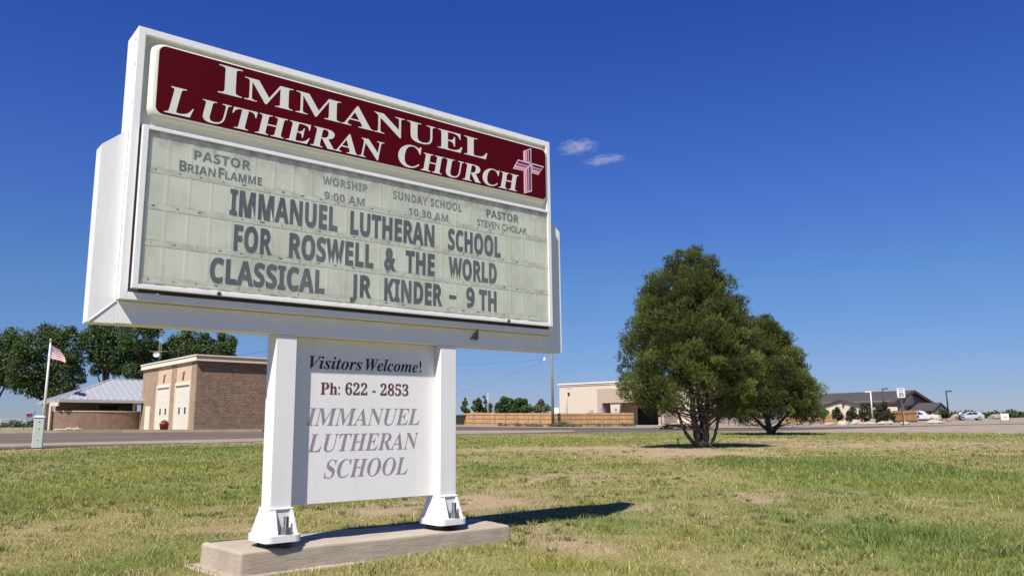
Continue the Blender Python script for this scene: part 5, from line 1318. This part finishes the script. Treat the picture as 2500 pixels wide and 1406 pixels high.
# ---- gabled building
M_shin = mat('dark_shingle', (.070, .062, .062), .95, .2, 1.5, bump=.4, bscale=10, spec=.1); M_taupe = mat('taupe_siding', (.215, .165, .135), .9, .04, 1.0); M_cr2 = mat('cream_siding', (.56, .49, .37), .9, .03, 1.0); M_fas = mat('dark_fascia', (.045, .042, .05), .6, .1, 2)
gb = empty('gabled_building', base(2225, 150)); tag(gb, 'brown building with a dark shingle gable roof and a small porch', 'building'); o_ = gb.location.copy()
rid1 = at(2219, 955.5, 150); rid0 = at(2010, 963.5, 163); al = (rid0 - rid1); al.z = 0; LR = al.length; al.normalize(); ac = Vector((-al.y, al.x, 0))
if ac.y < 0: ac = -ac                                       # ac: towards the far eave ; al: along the ridge
ez = at(2272.3, 989.5, 156).z; W1, W2 = 9.2, 8.6; zg = terrain(rid1.x, rid1.y) - .5
def G(s, w, z): return rid1 - o_ + al * s + ac * w + Vector((0, 0, z - rid1.z))
ezl = rid1.z - (rid1.z - ez) / W1 * W2
def slab_roof(mb, P, th=.22): mb.prism(P, (0, 0, th))
m_ = MB(); slab_roof(m_, [G(-.9, 0, rid1.z), G(LR, 0, rid1.z), G(LR + 4, -W2, ezl), G(-.9, -W2, ezl)]); slab_roof(m_, [G(-.9, W1, ez), G(LR + 4, W1, ez), G(LR, 0, rid1.z), G(-.9, 0, rid1.z)])
slab_roof(m_, [G(LR, 0, rid1.z), G(LR + 4, W1, ez), G(LR + 4, -W2, ezl)]); m_.build('roof', M_shin, gb)
m_ = MB()
for w_e, z_e in ((-W2, ezl), (W1, ez)):
    P = [G(-.95, 0, rid1.z + .24), G(-.95, w_e, z_e + .24), G(-.95, w_e, z_e - .25), G(-.95, 0, rid1.z - .25)]
    m_.prism(P, tuple(al * -.15))
m_.build('barge_board', M_fas, gb)
m_ = MB(); m_.prism([G(0, -W2 + .8, zg), G(0, W1 - .8, zg), G(0, W1 - .8, ez + .45), G(0, 0, rid1.z - .2), G(0, -W2 + .8, ezl + .45)], tuple(al * (LR + 3))); m_.build('wall', M_taupe, gb)
m_ = MB(); kz = .55; m_.prism([G(-.06, -2.9, zg + 3.2), G(-.06, 2.2, zg + 3.2), G(-.06, .45, zg + 6.0)], tuple(al * .05)); m_.prism([G(-.06, -6.4, zg + .4), G(-.06, -2.6, zg + .4), G(-.06, -2.6, zg + 3.6), G(-.06, -4.6, zg + 2.7)], tuple(al * .05)); m_.build('gable_panel', M_cr2, gb)
# porch on the gable end
pz = at(2247.6, 982.5, 143).z; ew = pz - 1.45
m_ = MB(); slab_roof(m_, [G(-4.6, 2.2, pz), G(-.07, 2.2, pz), G(-.07, -1.4, ew), G(-4.6, -1.4, ew)], .14); slab_roof(m_, [G(-4.6, 5.8, ew), G(-.07, 5.8, ew), G(-.07, 2.2, pz), G(-4.6, 2.2, pz)], .14); m_.build('porch_roof', M_shin, gb)
m_ = MB(); m_.prism([G(-4.4, -1.2, ew - .5), G(-4.4, 5.6, ew - .5), G(-4.4, 5.6, ew), G(-4.4, 2.2, pz - .08), G(-4.4, -1.2, ew)], tuple(al * .2)); m_.build('porch_gable', M_taupe, gb)
for w_ in (-1.0, 5.4):
    m_ = MB(); q = G(-4.3, w_, zg); m_.box(q.x - .2, q.x + .2, q.y - .2, q.y + .2, q.z, q.z + ew - zg - .5); m_.build('porch_post', M_cr2, gb)
m_ = MB(); m_.prism([G(-.09, -.6, zg + .5), G(-.09, 5.2, zg + .5), G(-.09, 5.2, zg + 2.9), G(-.09, -.6, zg + 2.9)], tuple(al * .06)); m_.build('entrance', M_blk, gb)
# side gable facing the road
sz0 = LR * .49; apz = at(2041, 979.5, 153).z
m_ = MB(); w0 = -W2 * .45
for sg in (-1, 1):
    P = [G(sz0, -W2 - 1.4, apz), G(sz0, w0, apz), G(sz0 + sg * 5.2, w0 - 1.5, apz - 1.35), G(sz0 + sg * 5.2, -W2 - 1.4, apz - 1.35)]
    slab_roof(m_, P if sg > 0 else P[::-1], .18)
m_.build('side_gable_roof', M_shin, gb)
m_ = MB(); m_.prism([G(sz0 - 4.6, -W2 - 1.0, zg), G(sz0 + 4.6, -W2 - 1.0, zg), G(sz0 + 4.6, -W2 - 1.0, apz - 1.25), G(sz0, -W2 - 1.0, apz - .06), G(sz0 - 4.6, -W2 - 1.0, apz - 1.25)], tuple(ac * 2)); m_.build('side_gable_wall', M_cr2, gb)
m_ = MB(); q = G(sz0 - .5, -W2 - 1.06, apz - 1.1); m_.box(q.x - .3, q.x + .3, q.y - .05, q.y + .05, q.z, q.z + .6); m_.build('gable_vent', M_fas, gb)
for ds in (3.2, -2.2):
    m_ = MB(); q = G(sz0 + ds, -W2 - 1.06, zg + 2.3); m_.box(q.x - .5, q.x + .5, q.y - .05, q.y + .05, q.z - .5, q.z + .5); m_.build('window', M_blk, gb)
# far low annex
m_ = MB(); P0 = base(2178, 142); m_.box(P0.x - 1.2, P0.x + 1.2, P0.y, P0.y + 6, P0.z - .5, P0.z + 2.5); m_.build('x', M_cr2)
bpy.data.objects['x'].name = 'annex_wall'; ax = bpy.data.objects['annex_wall']; ax.parent = gb; ax.location = -o_

# ================================================================== ROAD SIGN, CARS, SMALL THINGS
b_ = hit(2206, 1037.5); b_ = base(2206, 61); ss = empty('speed_limit_sign', b_); tag(ss, 'white speed limit sign reading 35 on a brown post', 'speed limit sign')
zt_ = at(2197, 946.5, 61).z - b_.z; zb_ = at(2197, 970.5, 61).z - b_.z
m_ = MB(); m_.box(-.045, .045, -.03, .03, -.2, zt_ - .05); m_.build('post', mat('rusty_brown_post', (.10, .055, .038), .8, .2, 5), ss)
m_ = MB(); rrp = [(x, -.045, z) for x, _, z in rr(-.305, .305, zb_, zt_, .05, 0, 5)]; m_.prism(rrp, (0, .012, 0)); pl_o = m_.build('plate', M_wsign, ss)
a = MB(); hh = zt_ - zb_
bd = [(x, z) for x, _, z in rr(-.285, .285, zb_ + .02, zt_ - .02, .045, 0, 5)]; bi = [(x, z) for x, _, z in rr(-.273, .273, zb_ + .032, zt_ - .032, .04, 0, 5)]
a.add([(x, -.0462, z) for x, z in bd] + [(x, -.0462, z) for x, z in bi], [(k, (k + 1) % len(bd), len(bd) + (k + 1) % len(bd), len(bd) + k) for k in range(len(bd))])
text(a, 'SPEED', 'ss', -.21, .21, zb_ + hh * .775, zb_ + hh * .92, -.0458, wgt=.01); text(a, 'LIMIT', 'ss', -.19, .19, zb_ + hh * .575, zb_ + hh * .72, -.0458, wgt=.01); text(a, '35', 'ss', -.20, .20, zb_ + hh * .12, zb_ + hh * .50, -.0458, wgt=.02, ref='3')
a.build('lettering', M_black, pl_o)
# cars
M_sil = mat('silver_paint', (.50, .51, .53), .3, .02, 2, metal=.35, spec=.5); M_whp = mat('light_silver_paint', (.58, .57, .58), .32, .02, 2, metal=.2); M_tyre = mat('tyre_rubber', (.02, .02, .02), .9, .1, 9); M_rim = mat('alloy_rim', (.5, .5, .5), .35, .1, 9, metal=.6)
M_cgl = mat('car_glass', (.02, .024, .03), .12, .1, 2); M_purp = mat('purple_decal', srgb(110, 40, 120), .5, .3, 2); M_lite = mat('tail_light', srgb(150, 20, 24), .3, .1, 3)
def car(name, px, Y, rz, prof, glass, label, cat, paint, wheels, width=1.78, extra=None):
    b_ = base(px, Y); o = empty(name, b_, rz); tag(o, label, cat)
    w2 = width / 2; m_ = MB(); n_ = len(prof)
    yw = lambda z: w2 * (1.0 if z < .95 else 1.0 - .20 * min(1, (z - .95) / .55))
    L_ = [(x, -yw(z), z) for x, z in prof]; R__ = [(x, yw(z), z) for x, z in prof]
    m_.add(L_ + R__, [list(range(n_))[::-1], list(range(n_, 2 * n_))] + [(k, (k + 1) % n_, n_ + (k + 1) % n_, n_ + k) for k in range(n_)])
    m_.build('body', paint, o, bevel=.04)
    for poly in glass:
        for sg in (-1, 1):
            m_ = MB(); P = [(x, sg * (yw(z) + .004), z) for x, z in poly]; m_.prism(P if sg < 0 else P[::-1], (0, sg * .008, 0)); m_.build('window', M_cgl, o)
    for x in wheels:
        for sg in (-1, 1):
            m_ = MB(); m_.tube([(x, sg * (w2 - .20), .33), (x, sg * (w2 + .012), .33)], .33, 18, smooth=False); wo_ = m_.build('wheel', M_tyre, o)
            m_ = MB(); m_.tube([(x, sg * (w2 + .0125), .33), (x, sg * (w2 + .022), .33)], .20, 14); m_.build('rim', M_rim, wo_)
    return o
hb = car('hatchback_car', 2369, 145, R(-12), [(-2.15, .32), (2.1, .32), (2.18, .55), (2.12, .95), (1.95, 1.05), (1.45, 1.42), (.8, 1.50), (-.1, 1.48), (-1.0, 1.05), (-1.95, .88), (-2.18, .6)],
         [[(-.82, 1.06), (-.08, 1.40), (.25, 1.42), (.25, 1.03)], [(.32, 1.03), (.32, 1.42), (.95, 1.40), (1.2, 1.08)]], 'silver hatchback with its hood end near the person in white', 'car', M_sil, (-1.35, 1.35))
m_ = MB(); m_.hexa([(1.50, -.6, 1.36), (1.50, .6, 1.36), (1.46, .6, 1.40), (1.46, -.6, 1.40), (1.96, -.66, 1.07), (1.96, .66, 1.07), (1.99, .66, 1.06), (1.99, -.66, 1.06)]); m_.build('rear_window', M_cgl, hb)
for sg in (-1, 1):
    m_ = MB(); m_.box(2.1, 2.19, sg * .72 - .12, sg * .72 + .12, .72, .92); m_.build('tail_light', M_lite, hb)
pk = car('pickup_truck', 2253, 131, R(-40), [(-2.6, .45), (2.55, .45), (2.62, .7), (2.55, 1.12), (.75, 1.18), (.25, 1.72), (-.2, 1.80), (-1.0, 1.76), (-1.55, 1.20), (-2.5, 1.08), (-2.68, .8)],
         [[(-1.32, 1.20), (-.88, 1.68), (-.45, 1.70), (-.45, 1.18)], [(-.38, 1.18), (-.38, 1.70), (.12, 1.64), (.45, 1.20)]], 'light silver pickup truck with a purple marking beside the cedar panel', 'pickup truck', M_whp, (-1.6, 1.6), 1.95)
m_ = MB(); m_.box(-1.3, -.2, -.985, -.978, .62, 1.12); m_.build('door_decal', M_purp, pk)
m_ = MB(); m_.box(2.56, 2.70, -.95, .95, .48, .66); m_.build('bumper', mat('pale_bumper', (.62, .62, .6), .4, .03, 3), pk)
for sg in (-1, 1):
    m_ = MB(); m_.box(2.50, 2.615, sg * .9 - .08, sg * .9 + .08, .78, 1.06); m_.build('tail_light', M_lite, pk)
# person bending at the car
def skin_person(loc, rz, joints, label):
    o = empty('person', loc, rz); tag(o, label, 'person')
    def grow(name, js, es, m):
        me = bpy.data.meshes.new(name); me.from_pydata([j[:3] for j in js], es, []); ob = bpy.data.objects.new(name, me); col.objects.link(ob); ob.parent = o
        sk = ob.modifiers.new('skin', 'SKIN'); ss_ = ob.modifiers.new('sub', 'SUBSURF'); ss_.levels = ss_.render_levels = 2
        for k, j in enumerate(js): me.skin_vertices[0].data[k].radius = (j[3], j[3] * (j[4] if len(j) > 4 else 1))
        me.skin_vertices[0].data[0].use_root = True; me.materials.append(m); return ob
    for nme, js, es, m in joints: grow(nme, js, es, m)
    return o
M_skin = mat('skin', (.42, .27, .19), .6, .05, 5); M_shirt = mat('white_shirt', (.72, .72, .72), .8, .04, 5); M_trou = mat('dark_trousers', (.02, .022, .03), .8, .2, 5); M_hair = mat('dark_hair', (.02, .015, .012), .7, .2, 9)
pb = base(2344.5, 144.2)
body = [(0, 0, .95, .15, .8), (.06, 0, 1.12, .15, .85), (.20, 0, 1.32, .17, .8), (.27, 0, 1.42, .07), (.33, 0, 1.52, .075), (.37, 0, 1.60, .095), (.36, 0, 1.68, .085), (.24, .19, 1.36, .065), (.42, .22, 1.15, .05), (.66, .16, 1.06, .04), (.24, -.19, 1.36, .065), (.40, -.23, 1.14, .05), (.64, -.18, 1.05, .04),
        (0, .10, .86, .10), (.03, .11, .48, .065), (-.02, .11, .08, .045), (.12, .12, .04, .04), (0, -.10, .86, .10), (-.08, -.11, .48, .065), (-.14, -.11, .08, .045), (0, -.12, .04, .04), (.74, .15, 1.04, .03), (.72, -.17, 1.03, .03)]
eds = [(0, 1), (1, 2), (2, 3), (3, 4), (4, 5), (5, 6), (2, 7), (7, 8), (8, 9), (9, 21), (2, 10), (10, 11), (11, 12), (12, 22), (0, 13), (13, 14), (14, 15), (15, 16), (0, 17), (17, 18), (18, 19), (19, 20)]
shirt = [(.03, 0, 1.0, .175, .85), (.07, 0, 1.12, .17, .88), (.20, 0, 1.32, .19, .82), (.26, 0, 1.40, .085), (.24, .19, 1.36, .085), (.36, .22, 1.22, .07), (.24, -.19, 1.36, .085), (.35, -.23, 1.21, .07)]
trou = [(0, 0, .96, .165, .8), (0, .10, .86, .12), (.03, .11, .48, .085), (-.02, .11, .10, .07), (0, -.10, .86, .12), (-.08, -.11, .48, .085), (-.14, -.11, .10, .07)]
skin_person(pb, R(-4), [('body', body, eds, M_skin), ('shirt', shirt, [(0, 1), (1, 2), (2, 3), (2, 4), (4, 5), (2, 6), (6, 7)], M_shirt), ('trousers', trou, [(0, 1), (1, 2), (2, 3), (0, 4), (4, 5), (5, 6)], M_trou),
            ('hair', [(.35, 0, 1.66, .095), (.34, 0, 1.70, .085), (.31, 0, 1.62, .07)], [(0, 1), (0, 2)], M_hair)], 'person in a white shirt and dark trousers leaning towards the silver hatchback')
# bollards, cone, boulders, sale sign, stake
for px, lab in ((2283.5, 'yellow bollard closer to the pickup truck'), (2291.5, 'yellow bollard closer to the concrete lamp base')):
    b_ = base(px, 126); o = empty('bollard', b_); tag(o, lab, 'bollard', 'yellow bollards'); m_ = MB(); m_.tube([(0, 0, -.1), (0, 0, 1.0), (0, 0, 1.06), (0, 0, 1.08)], [.10, .10, .07, .01], 12); m_.build('post', mat('yellow_paint', (.66, .60, .16), .5, .06, 4), o)
b_ = base(2100, 100); o = empty('traffic_cone', b_); tag(o, 'orange traffic cone standing among the pale boulders', 'traffic cone'); m_ = MB(); m_.tube([(0, 0, .03), (0, 0, .71)], [.16, .03], 14); m_.build('cone', mat('orange_plastic', srgb(236, 70, 36), .5, .05, 4), o)
m_ = MB(); m_.box(-.2, .2, -.2, .2, 0, .03); m_.build('base', M_blackm, o)
M_bould = mat('pale_boulder', (.40, .34, .28), .95, .2, 1.5, bump=.6, bscale=6)
for k, (px, Y, w_, h_, lab) in enumerate(((2028, 84, .55, .18, 'low flat boulder closest to the broad pinyon'), (2058, 82, .55, .32, 'pale angular boulder below the round juniper'), (2092, 84, .62, .42, 'largest pale boulder beside the orange cone'), (2121, 82, .75, .24, 'long low boulder below the pale lamp post'),
                                     (2164, 84, .85, .26, 'spread pale boulder behind the weeds near the speed limit sign'), (2211, 86, .50, .22, 'small pale boulder just behind the speed limit post'), (2284, 92, .9, .35, 'white boulder heap in front of the yellow bollards'), (1835, 75, 1.3, .6, 'pale gravel mound between the two pinyons'), (2336, 150, 1.4, .9, 'rounded earth mound behind the person'), (2440, 175, 2.2, .9, 'broad earth mound behind the white yard sign'))):
    b_ = base(px, Y); bm = rock_bm(30 + k, w_, w_ * .7, h_); [setattr(f, 'smooth', False) for f in bm.faces]; ob = bm_obj(bm, 'boulder', M_bould if k not in (7, 8, 9) else M_gravel, Vector((0, 0, 0))); ob.location = b_ + Vector((0, 0, h_ * .25)); tag(ob, lab, 'boulder', 'boulders on the dirt lot')
b_ = base(1655, 56); bm = bmesh.new(); rk = random.Random(3)
for q in range(40):
    t_ = rock_bm(90 + q, rk.uniform(.08, .22), rk.uniform(.08, .2), rk.uniform(.06, .14))
    for v in t_.verts: v.co += Vector((rk.gauss(0, .55), rk.gauss(0, .4), rk.uniform(0, .28)))
    me = bpy.data.meshes.new('t'); t_.to_mesh(me); bm.from_mesh(me); bpy.data.meshes.remove(me); t_.free()
ob = bm_obj(bm, 'rubble', M_rock, Vector((0, 0, 0))); ob.location = b_; kind(ob, 'stuff'); tag(ob, 'heap of pale broken stones seen beneath the tall pinyon', 'rubble')
b_ = base(2455, 96); o = empty('yard_sign', b_); tag(o, 'white yard sign in a thin metal frame on the dirt lot', 'yard sign')
m_ = MB(); w_ = .48; m_.box(-w_, w_, -.02, .02, .28, 1.02); m_.build('board', M_wsign, o)
m_ = MB(); m_.tube([(-w_ - .03, 0, -.1), (-w_ - .03, 0, 1.05), (w_ + .03, 0, 1.05), (w_ + .03, 0, -.1)], .022, 6); m_.build('frame', M_blackm, o)
m_ = MB(); m_.hexa([(-.2, -.03, .86), (-.1, -.03, .86), (-.1, -.0205, .86), (-.2, -.0205, .86), (-.3, -.03, .98), (-.2, -.03, .98), (-.2, -.0205, .98), (-.3, -.0205, .98)]); m_.prism([(-.15, -.03, .5), (.25, -.03, .5), (.22, -.03, .72), (.05, -.03, .78), (-.12, -.03, .72)], (0, .0095, 0)); m_.build('printed_mark', mat('tan_print', (.42, .38, .28), .7, .2, 9), o)
b_ = hit(1655.5, 1089); o = empty('sprinkler_stake', b_); tag(o, 'short black sprinkler stake in the bare soil under the tall pinyon', 'stake'); m_ = MB(); m_.tube([(0, 0, -.05), (0, 0, .16)], .012, 6); m_.tube([(0, 0, .15), (0, 0, .195)], .02, 8); m_.build('stake', M_blackm, o)

# ================================================================== CLOUDS
M_cloud = bpy.data.materials.new('cloud_vapour'); M_cloud.use_nodes = True; n, l = M_cloud.node_tree.nodes, M_cloud.node_tree.links; n.clear()
pv = n.new('ShaderNodeVolumePrincipled'); ou = n.new('ShaderNodeOutputMaterial'); tc_ = n.new('ShaderNodeTexCoord')
mp = n.new('ShaderNodeMapping'); mp.inputs['Location'].default_value = (0, 0, 0); l.new(tc_.outputs['Object'], mp.inputs['Vector'])
gr = n.new('ShaderNodeVectorMath'); gr.operation = 'LENGTH'; l.new(mp.outputs[0], gr.inputs[0])
nz_ = n.new('ShaderNodeTexNoise'); nz_.inputs['Scale'].default_value = 2.6; nz_.inputs['Detail'].default_value = 9; nz_.inputs['Roughness'].default_value = .68; oi = n.new('ShaderNodeObjectInfo')
va = n.new('ShaderNodeVectorMath'); va.operation = 'ADD'; l.new(tc_.outputs['Object'], va.inputs[0]); l.new(oi.outputs['Location'], va.inputs[1]); l.new(va.outputs[0], nz_.inputs['Vector'])
m1_ = n.new('ShaderNodeMath'); m1_.operation = 'MULTIPLY_ADD'; m1_.inputs[1].default_value = -.50; mg_ = n.new('ShaderNodeMath'); mg_.operation = 'MULTIPLY_ADD'; mg_.inputs[1].default_value = 2.2; mg_.inputs[2].default_value = -.72; l.new(nz_.outputs['Fac'], mg_.inputs[0]); l.new(gr.outputs['Value'], m1_.inputs[0]); l.new(mg_.outputs[0], m1_.inputs[2])
mr = n.new('ShaderNodeMapRange'); mr.inputs['From Min'].default_value = .0; mr.inputs['From Max'].default_value = .45; mr.inputs['To Max'].default_value = .013; l.new(m1_.outputs[0], mr.inputs['Value'])
l.new(mr.outputs[0], pv.inputs['Density']); pv.inputs['Color'].default_value = (.96, .96, .97, 1); pv.inputs['Anisotropy'].default_value = .0; l.new(pv.outputs[0], ou.inputs['Volume'])
for px, py, rx, rz_, ry, tl, lab in ((1410, 360, 46, 19, 36, 6, 'larger white wispy cloud beside the top of the sign'), (1475, 391, 52, 10, 36, 8, 'thin flat wispy cloud below the larger one')):
    bm = bmesh.new(); bmesh.ops.create_icosphere(bm, subdivisions=3, radius=1); me = bpy.data.meshes.new('cloud'); bm.to_mesh(me); bm.free(); me.materials.append(M_cloud)
    ob = bpy.data.objects.new('cloud', me); col.objects.link(ob); Yc = 4200; ob.location = at(px, py, Yc); k = Yc / 1947
    ob.scale = (rx * k * 1.25, ry * k, rz_ * k * 1.25); ob.rotation_euler = (0, R(-tl), 0); tag(ob, lab, 'cloud', 'small clouds')
